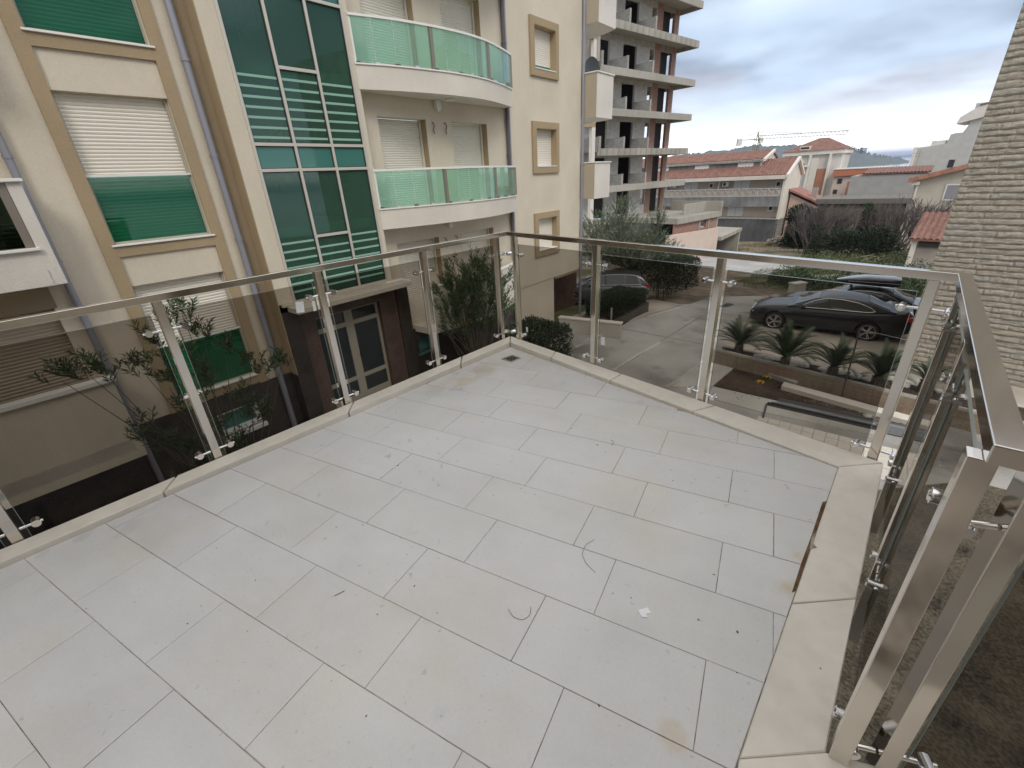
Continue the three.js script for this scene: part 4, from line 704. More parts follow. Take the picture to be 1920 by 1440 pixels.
house('grey_house', 'house with a large blank grey end wall and a thin red roof edge', [59.6, -11, -73.8], 133, P => {
  P('wall', upright([[-4.6, -13], [4.75, -13], [4.75, -.95], [-3.6, -.85], [-3.6, -1.0], [-4.6, -1.0]], -9, 0), M([.40, .39, .375], plasterLook)); const r = clayRoof(-3.2, 5.0, -7, .2, -.15, -.8, .4); P('roof', r, m.roof); P('gutter', bx(4.75, 5.0, -13, -1.0, -.2, .2), m.white); P('aerial', [rod([2.9, -.6, -3], [2.9, 2.2, -3], .04), rod([2.2, 1.8, -3], [3.6, 1.8, -3], .025), rod([2.4, 1.4, -3], [3.4, 1.4, -3], .025)], m.pipe);
  P('side_window', bx(4.755, 4.8, -3.6, -2.2, -2.2, -1.1), m.dark);
});
house('gable_house', 'beige house with an orange gable roof and white framed windows, left of the stone wall', [50.3, -9, -54.3], 140, P => {
  const w = M([.60, .545, .455], plasterLook);
  P('wall', upright([[-2.3, -10], [7, -10], [7, 1.6], [-2.3, -1.05]], -9, 0), w); P('roof', upright([[-2.9, -1.35], [8, 1.75], [8, 2.15], [-2.9, -.85]], -9, .7), m.roofPale); P('corner_pipe', [rod([-2.0, -9, .12], [-2.0, -1.2, .12], .1), bx(-2.5, -1.8, -1.6, -1.2, .02, .5)], m.white);
  faceWin(P, .55, 2.0, -3.3, -1.6, .01, m.frameWhite, M([.30, .29, .30])); faceWin(P, -.6, 1.1, -6.4, -4.9, .01, m.frameWhite, M([.62, .62, .64])); P('side_wall', bx(-2.31, -2.3, -10, -1.1, -8, -.1), m.white);
});
house('tiled_shed', 'low shed with a red tiled lean-to roof and pale door beside the stone wall', [31.3, -6.1, -31.6], 140, P => {
  P('wall', bx(-1.7, 3.5, -7.5, -3.9, -3, -.02), M([.40, .37, .33], { map: T.concrete })); P('roof', clayRoof(-2.2, 4, -2.2, .35, -2.45, -4.05, .34), m.roof); P('side_wall', upright([[-3, -7.5], [.1, -7.5], [.1, -4.0], [-3, -2.8]], 0, .3).rotateY(-Math.PI / 2).translate(-1.7, 0, 0), m.white); P('door', [bx(.55, .95, -7.4, -4.9, 0, .05), bx(.97, 1.37, -7.4, -4.9, 0, .05)], m.frameWhite); P('lintel', bx(-1.6, 3, -4.5, -4.1, -.02, .08), m.darkRoom);
});
house('stone_ruin', 'old rubble stone house with a flat concrete slab roof behind bare shrubs', [36.5, -7.2, -47.4], 132, P => {
  P('wall', jitter(bx(-3.7, 3.4, -8, -2.65, -5, 0), .0, 1), M([.24, .20, .165], { map: T.split, bumpMap: T.splitBump, bumpScale: .1 })); P('roof_slab', [rbx(-4.05, 3.75, -2.6, -2.1, -5.3, .35, .03)], M([.22, .205, .18], { map: T.formwork })); P('fallen_edge', upright([[3.55, -3.3], [4.2, -3.4], [4.2, -3.0], [3.9, -2.2], [3.76, -2.2]], -4, .3), m.raw);
});
house('stepped_house', 'big pale apartment house with a stepped gable, far off beside the stone wall top', [100.5, -20, -112.5], 140, P => {
  const w = M([.56, .545, .51], plasterLook); P('wall', upright([[-3.5, -21], [12, -21], [12, 11], [4.3, 11], [4.3, 7.3], [3.6, 5.6], [2.5, 5.6], [1.7, 5.4], [1.5, 3.6], [-3.5, 3.0]], -14, 0), w); P('upper_block', bx(-1.2, 1.2, 3.2, 4.3, -10, -.3), m.white); P('roof_overhang', upright([[2.1, 7.3], [12, 9.6], [12, 11.6], [5, 10.4], [2.5, 8.6]], -13, .6), m.white); P('roof_line', upright([[5, 10.4], [12, 11.6], [12, 12.2], [5, 10.7]], -13, .7), m.roof); P('balcony', bx(-3.8, -3.4, -3, 3.2, -10, 1.5), m.white); faceWin(P, 2.9, 3.9, -1.4, .2, .01, m.dark);
});
house('pink_house', 'low house with a faded pink roof half hidden by the dark evergreen shrub', [41.5, -9.4, -58.6], 133, P => {
  P('wall', upright([[-5, -10.5], [4.5, -10.5], [4.5, -5.4], [1.5, -5.2], [-5, -2.2]], -5, 0), M([.60, .43, .36], plasterLook)); P('roof', upright([[-5.3, -1.75], [1.6, -4.85], [1.6, -4.6], [-5.3, -1.5]], -5.5, .4), M([.42, .22, .18], { map: T.tileroof })); P('chimney', [bx(-2.9, -2.3, -3.4, -1.6, -2, -1.3)], m.raw);
});
{ // tower crane
  const C = thing('tower_crane', 'slim yellow tower crane with a long lattice jib on the skyline', 'crane', [92.4, -20, -177.6], 0), col = M([.26, .19, .06], { rough: .6 }), p0 = V3(92.4, 0, -177.6);
  const a = V3(87.3, 9.6, -180.2).sub(p0), b = V3(115.3, 8.9, -164.0).sub(p0), yo = 20; const ln = (A, B, r) => rod([A.x, A.y + yo, A.z], [B.x, B.y + yo, B.z], r, r, 5);
  const mast = []; for (const [x, z] of [[-.7, -.7], [.7, -.7], [.7, .7], [-.7, .7]]) mast.push(rod([x, 0, z], [x, 30, z], .12, .12, 5)); for (let y = 0; y < 30; y += 1.6) { mast.push(rod([-.7, y, .7], [.7, y + 1.6, .7], .07, .07, 4), rod([.7, y, .7], [.7, y + 1.6, -.7], .07, .07, 4)); } part(C, 'mast', mast, col);
  const jib = [], up = V3(0, 1.1, 0), dv = b.clone().sub(a), n = 30, st = V3(0, 10, 0).setY(a.y); for (let k = 0; k < n; k++) { const A = a.clone().addScaledVector(dv, k / n), Bq = a.clone().addScaledVector(dv, (k + 1) / n); if (k / n < .16) { jib.push(ln(A, Bq, .16)); continue; } jib.push(ln(A, Bq, .09), ln(A.clone().add(up), Bq.clone().add(up), .09), ln(A, A.clone().lerp(Bq, .5).add(up), .06), ln(A.clone().lerp(Bq, .5).add(up), Bq, .06)); } part(C, 'jib', jib, col);
  part(C, 'apex', [rod([-.5, 29, 0], [0, 31.8, 0], .12), rod([.5, 29, 0], [0, 31.8, 0], .12), ln(V3(0, 11.8, 0), a.clone().addScaledVector(dv, .62).add(up), .04), ln(V3(0, 11.8, 0), a, .04)], col); part(C, 'counterweight', bx(a.x - .8, a.x + .8, a.y + yo - 1.8, a.y + yo + .5, a.z - .6, a.z + .6), m.white); part(C, 'cab', bx(.6, 1.8, 28.2, 29.8, -.5, .8), m.frameWhite);
}
/* ------------------------------------------------------------------ wall of split stone courses at the right */
{
  const az = 141.25, O = [11.86 - .2 * .626, -4.1, -11.95 - .2 * .78];
  const S = thing('split_stone_wall', 'tall wall clad in rough split brown stone courses at the right edge', 'wall', O, frameDeg(az));
  part(S, 'wall_core', bx(.02, 7, -.4, 12, -6, -.03), m.mortar);
  reseed(31); const courses = [];
  const tones = [0, 1, 2, 3, 4, 5].map(k => M([[.58, .53, .455], [.55, .51, .44], [.61, .56, .485], [.57, .515, .44], [.545, .515, .465], [.59, .54, .455]][k], { map: T.split, bumpMap: T.splitBump, bumpScale: .02, rough: .92 }));
  const variants = [0, 1, 2, 3, 4, 5, 6, 7].map(k => { // unit stone with a broken face, 1 x 1, 0.09 deep
    const nx = 18, ny = 5, pos = [], idx = []; for (let j = 0; j <= ny; j++) for (let i = 0; i <= nx; i++) { const u = i / nx, v = j / ny, e = Math.min(u * 24 + .35, (1 - u) * 24 + .35, v * 4.5, (1 - v) * 4.5, 1), ed = sstep(0, 1, e); const slope = .02 * (v - .35), nz = (fbm(u * 7 + k * 13, v * 1.8 + k * 3, k, 4) - .45) * .15 + (vnoise(u * 22 + k * 5, v * 4, k + 3) - .5) * .035; pos.push(u, v, lerp(.006, .03 + nz * .46 - slope, ed)); }
    for (let j = 0; j < ny; j++) for (let i = 0; i < nx; i++) { const a = j * (nx + 1) + i; idx.push(a, a + 1, a + nx + 2, a, a + nx + 2, a + nx + 1); }
    const g = new THREE.BufferGeometry(); g.setAttribute('position', new THREE.Float32BufferAttribute(pos, 3)); g.setIndex(idx); g.computeVertexNormals(); const c = toCreasedNormals(g, .5); return metreUV(c, k * .3, k * .2);
  });
  const rest = []; let count = 0;
  for (let y = -.1, r = 0; y < 9.4; r++) {
    const h = rr(.125, .16), s1 = 4.6; let s = -.0;
    let first = true;
    while (s < s1) {
      let w = rr(.5, 1.15); if (first) { w = rr(.3, 1.0); first = false; }
      const visible = s < 2.9 - y * .22 + .5, g = variants[Math.floor(rnd() * 8)], fx = rnd() < .5 ? -1 : 1;
      if (visible && count < 298) { const q = part(S, 'stone', g, tones[Math.floor(rnd() * 6)]); q.scale.set(w - .002, h - .002, 1); q.position.set(s + .003, y, 0); count++; }
      else { const c = g.clone(); c.scale(w - .002, h - .002, 1); c.translate(s + .003, y, 0); rest.push(c); }
      s += w;
    }
    y += h;
  }
  part(S, 'stone_rows', rest, tones[0]).userData.kind = 'stuff';
  part(S, 'corner_return', bx(-.0, .015, -.1, 9.4, -.4, -.031), tones[1]);
  part(S, 'white_plinth', rbx(2.05, 4.6, -.3, .0, .06, .5, .02), m.white);
}
/* ------------------------------------------------------------------ cars */
const paint = (c, o = {}) => new THREE.MeshPhysicalMaterial({ color: sq(c), roughness: .32, metalness: .35, clearcoat: 1, clearcoatRoughness: .06, ...o });
const carGlass = new THREE.MeshPhysicalMaterial({ color: sq([.045, .052, .05]), roughness: .03, metalness: 0, clearcoat: 1 });
const lerpTab = (tab, x) => { if (x <= tab[0][0]) return tab[0][1]; for (let i = 0; i < tab.length - 1; i++) if (x <= tab[i + 1][0]) { const t = (x - tab[i][0]) / (tab[i + 1][0] - tab[i][0]), s = t * t * (3 - 2 * t) * .5 + t * .5; return lerp(tab[i][1], tab[i + 1][1], s); } return tab[tab.length - 1][1]; };
const smoothTab = tab => { const c = new THREE.CatmullRomCurve3(tab.map(p => V3(p[0], p[1], 0)), false, 'centripetal').getPoints(tab.length * 10); return x => { for (let i = 0; i < c.length - 1; i++) if (x <= c[i + 1].x) { const d = c[i + 1].x - c[i].x; return d > 1e-6 ? lerp(c[i].y, c[i + 1].y, clamp((x - c[i].x) / d, 0, 1)) : c[i].y; } return c[c.length - 1].y; }; };
function grid(rows) { // rows of points -> smooth surface
  const n = rows[0].length, pos = rows.flat(2), idx = []; for (let i = 0; i < rows.length - 1; i++) for (let j = 0; j < n - 1; j++) { const a = i * n + j; idx.push(a, a + n, a + n + 1, a, a + n + 1, a + 1); }
  const g = new THREE.BufferGeometry(); g.setAttribute('position', new THREE.Float32BufferAttribute(pos, 3)); g.setIndex(idx); g.computeVertexNormals(); return g;
}
function capFan(row, flip) { const c = row.reduce((s, p) => [s[0] + p[0] / row.length, s[1] + p[1] / row.length, s[2] + p[2] / row.length], [0, 0, 0]), pos = []; for (let i = 0; i < row.length - 1; i++) { const t = [c, row[i], row[i + 1]]; if (flip) t.reverse(); pos.push(...t.flat()); } const g = new THREE.BufferGeometry(); g.setAttribute('position', new THREE.Float32BufferAttribute(pos, 3)); g.computeVertexNormals(); return g; }
// x runs from the nose (0) to the tail (len); y up; z across
function makeCar(name, label, pos, deg, k, group) {
  const Cx = k.len / 2, car = thing(name, label, 'car', pos, deg, group), add = (n, g, mt, l, par = car) => part(par, n, g, mt, l);
  const deck = smoothTab(k.deck), halfW = smoothTab(k.plan), sill = smoothTab(k.sill);
  // lower body: closed rings lofted along x
  const N = 64, rows = [];
  for (let i = 0; i <= N; i++) {
    const x = k.len * (i / N), top = deck(x), bot = sill(x), w = halfW(x), row = [], H = top - bot;
    const prof = [[.0, .80], [.06, .93], [.16, .985], [.36, 1.0], [.56, .992], [.66, .985], [.70, .97], [.84, .945], [.93, .90], [.985, .80], [1.0, .62], [1.008, .3]];
    for (const [t, f] of prof) row.push([x - Cx, bot + H * t, -w * f]);
    row.push([x - Cx, top + .012, 0]);
    for (const [t, f] of prof.slice().reverse()) row.push([x - Cx, bot + H * t, w * f]);
    row.push([x - Cx, bot, -w * .80]);
    rows.push(row);
  }
  let body = mergeVertices(mergeGeometries([grid(rows).toNonIndexed(), capFan(rows[0], false).toNonIndexed(), capFan(rows[N], true).toNonIndexed()].map(g => { const q = new THREE.BufferGeometry(); q.setAttribute('position', g.attributes.position); return q; })), 1e-4);
  body.computeVertexNormals();
  const ev = new Evaluator(); ev.attributes = ['position', 'normal']; ev.useGroups = false;
  let br = new Brush(body); br.updateMatrixWorld();
  for (const ax of [k.front, k.rear]) { const cyl = new Brush(new THREE.CylinderGeometry(k.arch, k.arch, 2.6, 40).rotateX(Math.PI / 2)); cyl.position.set(ax - Cx, k.wr, 0); cyl.updateMatrixWorld(); br = ev.evaluate(br, cyl, SUBTRACTION); br.updateMatrixWorld(); }
  const pm = paint(k.color, k.paint);
  add('body', toCreasedNormals(clean(br.geometry), .6), pm);
  for (const ax of [k.front, k.rear]) add('wheel_well', new THREE.CylinderGeometry(k.arch - .004, k.arch - .004, k.plan[3][1] * 2 - .30, 28, 1, true).rotateX(Math.PI / 2).translate(ax - Cx, k.wr, 0), new THREE.MeshStandardMaterial({ color: sq([.012, .012, .012]), roughness: .95, side: THREE.DoubleSide }));
  add('underbody', bx(-Cx + .5, Cx - .5, .17, .3, -.7, .7), m.dark);
  // greenhouse
  const roofY = smoothTab(k.roof), x0 = k.roof[0][0], x1 = k.roof[k.roof.length - 1][0], gr = [], tum = k.tumble;
  const sideZ = (x, y) => halfW(x) * .93 - tum * Math.max(0, y - deckBelt(x));
  function deckBelt(x) { return k.belt(x); }
  const G = 48; for (let i = 0; i <= G; i++) {
    const x = lerp(x0, x1, i / G), ty = Math.max(roofY(x), deck(x) + .002), b = Math.min(deck(x) - .02, ty - .004), row = [];
    for (const t of [0, .25, .5, .72, .86]) { const y = lerp(b, ty, t); row.push([x - Cx, y, -sideZ(x, y)]); }
    const zt = sideZ(x, ty); row.push([x - Cx, lerp(b, ty, .955), -zt * .965], [x - Cx, ty - .006, -zt * .88], [x - Cx, ty + .012 * Math.min(1, (ty - b) * 3), -zt * .45], [x - Cx, ty + .02 * Math.min(1, (ty - b) * 3), 0]);
    rowMirror(row); gr.push(row);
  }
  function rowMirror(r) { const q = r.slice(0, -1).reverse().map(p => [p[0], p[1], -p[2]]); r.push(...q); }
  add('roof', grid(gr), pm);
  // glass: panels a few millimetres proud of the greenhouse
  const panel = (pts, sd, off) => { const g = new THREE.ShapeGeometry(new THREE.Shape(pts.map(p => new THREE.Vector2(...p))), 12), p = g.attributes.position; for (let i = 0; i < p.count; i++) { const x = p.getX(i), y = p.getY(i); p.setXYZ(i, x - Cx, y, sd * (sideZ(x, y) + off)); } g.computeVertexNormals(); const mt = sd; return g; };
  const cg = carGlass.clone(); cg.side = THREE.DoubleSide; const dk = M([.01, .01, .01], { rough: .3, side: THREE.DoubleSide });
  const round = (pts, n = 40) => new THREE.CatmullRomCurve3(pts.map(p => V3(p[0], p[1], 0)), true, 'catmullrom', .12).getPoints(n).slice(0, -1).map(p => [p.x, p.y]);
  for (const sd of [-1, 1]) {
    for (const wpts of k.windows) add('side_window', panel(round(wpts), sd, .008), cg);
    for (const b of k.pillars) add('door_pillar', panel(b, sd, .0065), dk);
    const tr = round(k.trim, 90).map(([x, y]) => [x - Cx, y, sd * (sideZ(x, y) + .012)]); add('window_trim', tube(tr, .015, 6, 160, true), m.chrome);
    for (const sx of k.seams) add('door_seam', tube([.36, .5, .7, .85].map(y => { const t = (y - sill(sx)) / (deck(sx) - sill(sx)); return [sx - Cx + (y - .6) * .05, y, sd * (halfW(sx) * (t > .7 ? .975 : .998) + .001)]; }), .005, 4, 16), m.black);
    for (const hx of k.handles) add('door_handle', rbx(hx - Cx - .1, hx - Cx + .1, .80, .825, sd > 0 ? halfW(hx) * .965 - .005 : -halfW(hx) * .965 - .03, sd > 0 ? halfW(hx) * .965 + .03 : -halfW(hx) * .965 + .005, .01), pm);
    add('side_mirror', new THREE.SphereGeometry(.11, 16, 10).scale(.7, .62, 1).translate(k.mirror - Cx, k.belt(k.mirror) + .09, sd * (halfW(k.mirror) + .07)), pm);
    add('headlight', new THREE.SphereGeometry(.14, 16, 10).scale(1.25, .42, .75).translate(.24 - Cx, k.deck[1][1] - .10, sd * (halfW(.25) - .16)), M([.55, .57, .6], { rough: .1 }));
    add('tail_light', rbx(k.len - Cx - .32, k.len - Cx - .012, k.tailY - .07, k.tailY + .07, sd > 0 ? .46 : -.46 - .33, sd > 0 ? .46 + .33 : -.46, .03), M([.35, .012, .015], { rough: .15 }));
  }
  const scr = (xa, ya, xb, yb, wa, wb) => { const r = []; for (let i = 0; i <= 6; i++) { const t = i / 6, x = lerp(xa, xb, t), row = []; const y = roofY(x) + .012; for (let j = 0; j <= 8; j++) { const s = j / 8 * 2 - 1, w = sideZ(x, y) * .86; row.push([x - Cx, y + .016 * (1 - s * s) - .0, s * w]); } r.push(row); } return grid(r); };
  add('windscreen', scr(k.wind[0], 0, k.wind[1], 0), cg); add('rear_window', scr(k.back[0], 0, k.back[1], 0), cg);
  add('front_bumper', rbx(-Cx + .0, -Cx + .14, .22, .34, -.62, .62, .03), m.black); add('grille', rbx(-Cx - .006, -Cx + .05, .5, .60, -.42, .42, .01), m.chrome); add('number_plate', rbx(Cx - .02, Cx + .012, .56, .67, -.26, .26, .005), m.frameWhite);
  // wheels
  for (const ax of [k.front, k.rear]) for (const sd of [-1, 1]) {
    const w = new THREE.Group(); w.name = 'wheel'; w.position.set(ax - Cx, k.wr, sd * (k.plan[3][1] - .115)); if (sd < 0) w.rotation.y = Math.PI; car.add(w);
    add('tyre', new THREE.LatheGeometry([[.235, -.10], [k.wr - .03, -.11], [k.wr - .004, -.085], [k.wr, -.04], [k.wr, .04], [k.wr - .004, .085], [k.wr - .03, .11], [.235, .10]].map(p => new THREE.Vector2(...p)), 40).rotateX(Math.PI / 2), m.rubber, null, w);
    const sp = []; for (let i = 0; i < 5; i++) for (const q of [-.13, .13]) sp.push(new THREE.BoxGeometry(.20, .028, .03).translate(.125, 0, .085).rotateZ(i * Math.PI * 2 / 5 + q)); sp.push(new THREE.CylinderGeometry(.05, .06, .04, 20).rotateX(Math.PI / 2).translate(0, 0, .085), new THREE.TorusGeometry(.232, .016, 8, 40).translate(0, 0, .088));
    add('rim', sp, M([.55, .55, .56], { rough: .25, metal: .8 }), null, w); add('rim_well', new THREE.CylinderGeometry(.23, .23, .05, 28).rotateX(Math.PI / 2).translate(0, 0, .02), m.dark, null, w);
  }
  return car;
}
const sedan = {
  len: 4.77, front: .90, rear: 3.69, wr: .325, arch: .375, color: [.012, .013, .016], tumble: .36,
  deck: [[0, .56], [.10, .68], [.45, .82], [1.0, .90], [1.45, .96], [2.4, .965], [3.6, 1.0], [4.2, 1.045], [4.62, 1.06], [4.77, .93]],
  plan: [[0, .62], [.12, .78], [.5, .885], [1.2, .915], [2.4, .915], [3.6, .905], [4.3, .86], [4.65, .80], [4.77, .70]],
  sill: [[0, .24], [.3, .19], [1.4, .20], [3.2, .20], [4.3, .22], [4.77, .34]],
  roof: [[1.22, .935], [1.55, 1.06], [2.0, 1.31], [2.25, 1.405], [2.6, 1.455], [3.0, 1.455], [3.35, 1.42], [3.7, 1.31], [4.05, 1.155], [4.32, 1.055]],
  belt: x => .93 + (x - 1.4) * .022, wind: [1.42, 2.12], back: [3.52, 4.16],
  windows: [[[1.72, .975], [2.42, .985], [2.40, 1.375], [2.24, 1.345], [2.0, 1.235]], [[2.50, .985], [3.55, 1.01], [3.66, 1.06], [3.52, 1.19], [3.2, 1.32], [2.8, 1.39], [2.48, 1.385]]],
  pillars: [[[2.39, .98], [2.53, .98], [2.51, 1.385], [2.37, 1.375]]],
  trim: [[1.62, .955], [2.4, .968], [3.3, .985], [3.60, .995], [3.76, 1.06], [3.6, 1.19], [3.25, 1.335], [2.8, 1.41], [2.35, 1.40], [2.0, 1.26]],
  seams: [1.42, 2.46, 3.42], handles: [2.22, 3.22], mirror: 1.72, tailY: .86,
};
const sedan2 = { ...sedan, len: 4.9, front: .86, rear: 3.83, color: [.014, .014, .016],
  deck: [[0, .58], [.10, .70], [.45, .84], [1.0, .92], [1.55, .975], [2.4, .98], [3.6, 1.0], [4.3, 1.03], [4.72, 1.03], [4.9, .92]], plan: [[0, .62], [.12, .79], [.5, .89], [1.2, .93], [2.4, .93], [3.6, .92], [4.4, .87], [4.75, .81], [4.9, .70]], sill: [[0, .24], [.3, .19], [1.4, .20], [3.2, .20], [4.4, .22], [4.9, .34]],
  roof: [[1.42, .96], [1.75, 1.09], [2.15, 1.33], [2.4, 1.42], [2.75, 1.465], [3.1, 1.46], [3.5, 1.42], [3.8, 1.32], [4.15, 1.15], [4.42, 1.045]], belt: x => .945 + (x - 1.4) * .018, wind: [1.6, 2.28], back: [3.66, 4.28],
  windows: [[[1.9, .995], [2.58, 1.0], [2.56, 1.39], [2.40, 1.36], [2.15, 1.25]], [[2.67, 1.0], [3.35, 1.01], [3.35, 1.36], [2.95, 1.40], [2.65, 1.395]], [[3.4, 1.015], [3.75, 1.03], [3.8, 1.08], [3.66, 1.22], [3.4, 1.345]]], pillars: [[[2.56, .99], [2.69, .99], [2.67, 1.395], [2.54, 1.385]]],
  trim: [[1.8, .98], [2.5, .985], [3.4, .998], [3.76, 1.008], [3.9, 1.08], [3.74, 1.22], [3.4, 1.37], [2.95, 1.425], [2.52, 1.415], [2.15, 1.275]], seams: [1.55, 2.62, 3.5], handles: [2.38, 3.3], mirror: 1.9, tailY: .84 };
const low = f => o => ({ ...o, roof: o.roof.map(([x, y]) => [x, f(y)]), windows: o.windows.map(w => w.map(([x, y]) => [x, f(y)])), pillars: o.pillars.map(w => w.map(([x, y]) => [x, f(y)])), trim: o.trim.map(([x, y]) => [x, f(y)]) });
const lowA = low(y => y < .96 ? y : .96 + (y - .96) * .78)(sedan), lowB = low(y => y < .98 ? y : .98 + (y - .98) * .92)(sedan2);
const carDeg = Math.atan2(-1.73, 2.17) * -1 * 180 / Math.PI;   // nose towards (-.78, -.62)
makeCar('parked_car', 'black saloon car parked behind the cycads, chrome window trim, nearest to the terrace', [11.66, groundAt(11.6, -15.4) + .03, -15.53], -carDeg, lowA, null);
makeCar('parked_car', 'black saloon car carrying a roof box, parked behind the nearer black saloon', [13.82, groundAt(13.4, -17.6) - .06, -17.2], -carDeg, lowB, null);
{ // roof box
  const c = Math.cos(-carDeg * Math.PI / 180), d = thing('roof_box', 'long glossy black roof box with a pale sheen on the farther saloon', 'roof box', [14.1, groundAt(13.4, -17.6) + 1.44, -17.0], -carDeg);
  const rows = []; for (let i = 0; i <= 30; i++) { const t = i / 30, x = -.98 + t * 1.98, h = .06 + .29 * Math.sin(Math.min(1, t * 1.9 + .03) * Math.PI / 2) * (t > .9 ? 1 - (t - .9) * 1.5 : 1), w = .40 * Math.pow(Math.min(1, t * 2.6 + .12), .55) * (t > .94 ? 1 - (t - .94) * 2 : 1), row = []; for (let j = 0; j <= 20; j++) { const a = j / 20 * 2 * Math.PI, ca = Math.cos(a), sa = Math.sin(a), p = .55; row.push([x, .17 + Math.sign(sa) * Math.pow(Math.abs(sa), p) * h / 2 + (t < .5 ? -.06 * (1 - t * 2) : 0), -Math.sign(ca) * Math.pow(Math.abs(ca), p) * w]); } rows.push(row); }
  part(d, 'shell', [grid(rows), capFan(rows[0], true), capFan(rows[30], false)], paint([.012, .012, .014])); part(d, 'rack_bar', [rbx(-.5, -.44, -.06, -.02, -.55, .55, .01), rbx(.4, .46, -.06, -.02, -.55, .55, .01)], m.black); part(d, 'edge_strip', [bx(-.6, .97, .155, .17, .405, .412), bx(-.6, .97, .155, .17, -.412, -.405)], m.alu);
}
{ // estate car half hidden by the hedge: nose towards the building
  const est = { ...sedan, len: 4.5, rear: 3.5, color: [.10, .105, .11], deck: [[0, .56], [.10, .68], [.45, .82], [1.0, .90], [1.4, .96], [2.4, .97], [3.6, .99], [4.3, .99], [4.46, .97], [4.5, .9]], plan: [[0, .62], [.12, .78], [.5, .87], [1.2, .895], [2.4, .895], [3.6, .885], [4.3, .85], [4.46, .8], [4.5, .74]], sill: [[0, .24], [.3, .19], [1.4, .20], [3.2, .20], [4.2, .22], [4.5, .34]],
    roof: [[1.2, .935], [1.55, 1.08], [2.0, 1.32], [2.3, 1.43], [2.8, 1.47], [3.4, 1.46], [3.9, 1.41], [4.1, 1.34], [4.3, 1.15], [4.45, .98]], back: [4.08, 4.40], windows: [[[1.72, .98], [2.42, .985], [2.4, 1.39], [2.24, 1.36], [2.0, 1.25]], [[2.5, .985], [3.3, 1.0], [3.3, 1.40], [2.48, 1.40]], [[3.4, 1.0], [3.95, 1.02], [3.85, 1.34], [3.4, 1.40]]], trim: [[1.62, .955], [2.4, .968], [3.6, .985], [4.05, 1.0], [3.92, 1.37], [3.3, 1.43], [2.4, 1.42], [2.0, 1.27]], tailY: .92 };
  makeCar('parked_car', 'grey estate car with a red tail light, half hidden behind the clipped hedge', [4.75, groundAt(4.5, -21.9) + .08, -21.9], -14, est, null);
}
/* ------------------------------------------------------------------ cycad planter */
{
  const pl = thing('planter_wall', 'long low cream stone planter wall in front of the parked cars', 'planter', [6.5, -4.1, -13.0], 0), o = [6.5, -13.0], rel = p => [p[0] - o[0], p[1] - o[1]];
  const F0 = [6.30, -12.93], F1 = [10.6, -7.72], Bk0 = [6.95, -13.15], Bk1 = [11.6, -8.5], add = (n, g, mt, l) => part(pl, n, g, mt, l);
  const L2 = (A, B, t) => [lerp(A[0], B[0], t), lerp(A[1], B[1], t)];
  const nrm = [-.77, -.64]; // out towards the soil bed
  for (let k = 0; k < 8; k++) { const a = L2(F0, F1, k / 8 + .0012), b = L2(F0, F1, (k + 1) / 8 - .0012), inn = p => [p[0] + .16 * .77, p[1] + .16 * .64 - .05]; add('facing_stone', plan([rel(a), rel(b), rel(inn(b)), rel(inn(a))], 0, .47, .006), M([.36 + .03 * (k % 3), .30 + .02 * (k % 2), .245], { map: T.split, rough: .85 })); add('coping_stone', plan([rel([a[0] - .02, a[1] - .02]), rel([b[0] - .02, b[1] - .02]), rel([b[0] + .15, b[1] + .06]), rel([a[0] + .15, a[1] + .06])], .472, .545, .008), m.concrete); }
  add('planting_bed', plan([rel([6.45, -12.95]), rel([10.7, -7.8]), rel(Bk1), rel(Bk0)], 0, .40), m.soil);
  add('cross_strip', plan([rel([8.30, -10.75]), rel([8.42, -10.6]), rel([9.0, -11.0]), rel([8.9, -11.15])], .38, .47, .005), m.concrete);
  add('rear_edge', [plan([rel([6.85, -13.25]), rel([11.65, -8.4]), rel([11.75, -8.5]), rel([6.95, -13.35])], 0, .42, .006)], m.concrete);
  // lower ledge in front
  add('ledge', plan([rel([7.55, -10.95]), rel([9.7, -8.3]), rel([9.45, -8.1]), rel([7.35, -10.72])].reverse(), 0, .19, .01), m.curb);
  reseed(8); for (let k = 0; k < 26; k++) { const t = rr(.05, .98), a = L2(Bk0, Bk1, t), s = rr(.07, .17); const g = jitter(mergeVertices(new THREE.IcosahedronGeometry(s, 2)), s * .3, 1.6 / s, k).scale(1.35, .55, 1); const q = add('white_boulder', g, M([.78, .77, .74], { rough: .8 })); q.position.set(a[0] - o[0] - rr(.1, .22), .41, a[1] - o[1] + rr(.02, .18)); q.rotation.y = rr(0, 3); }
}
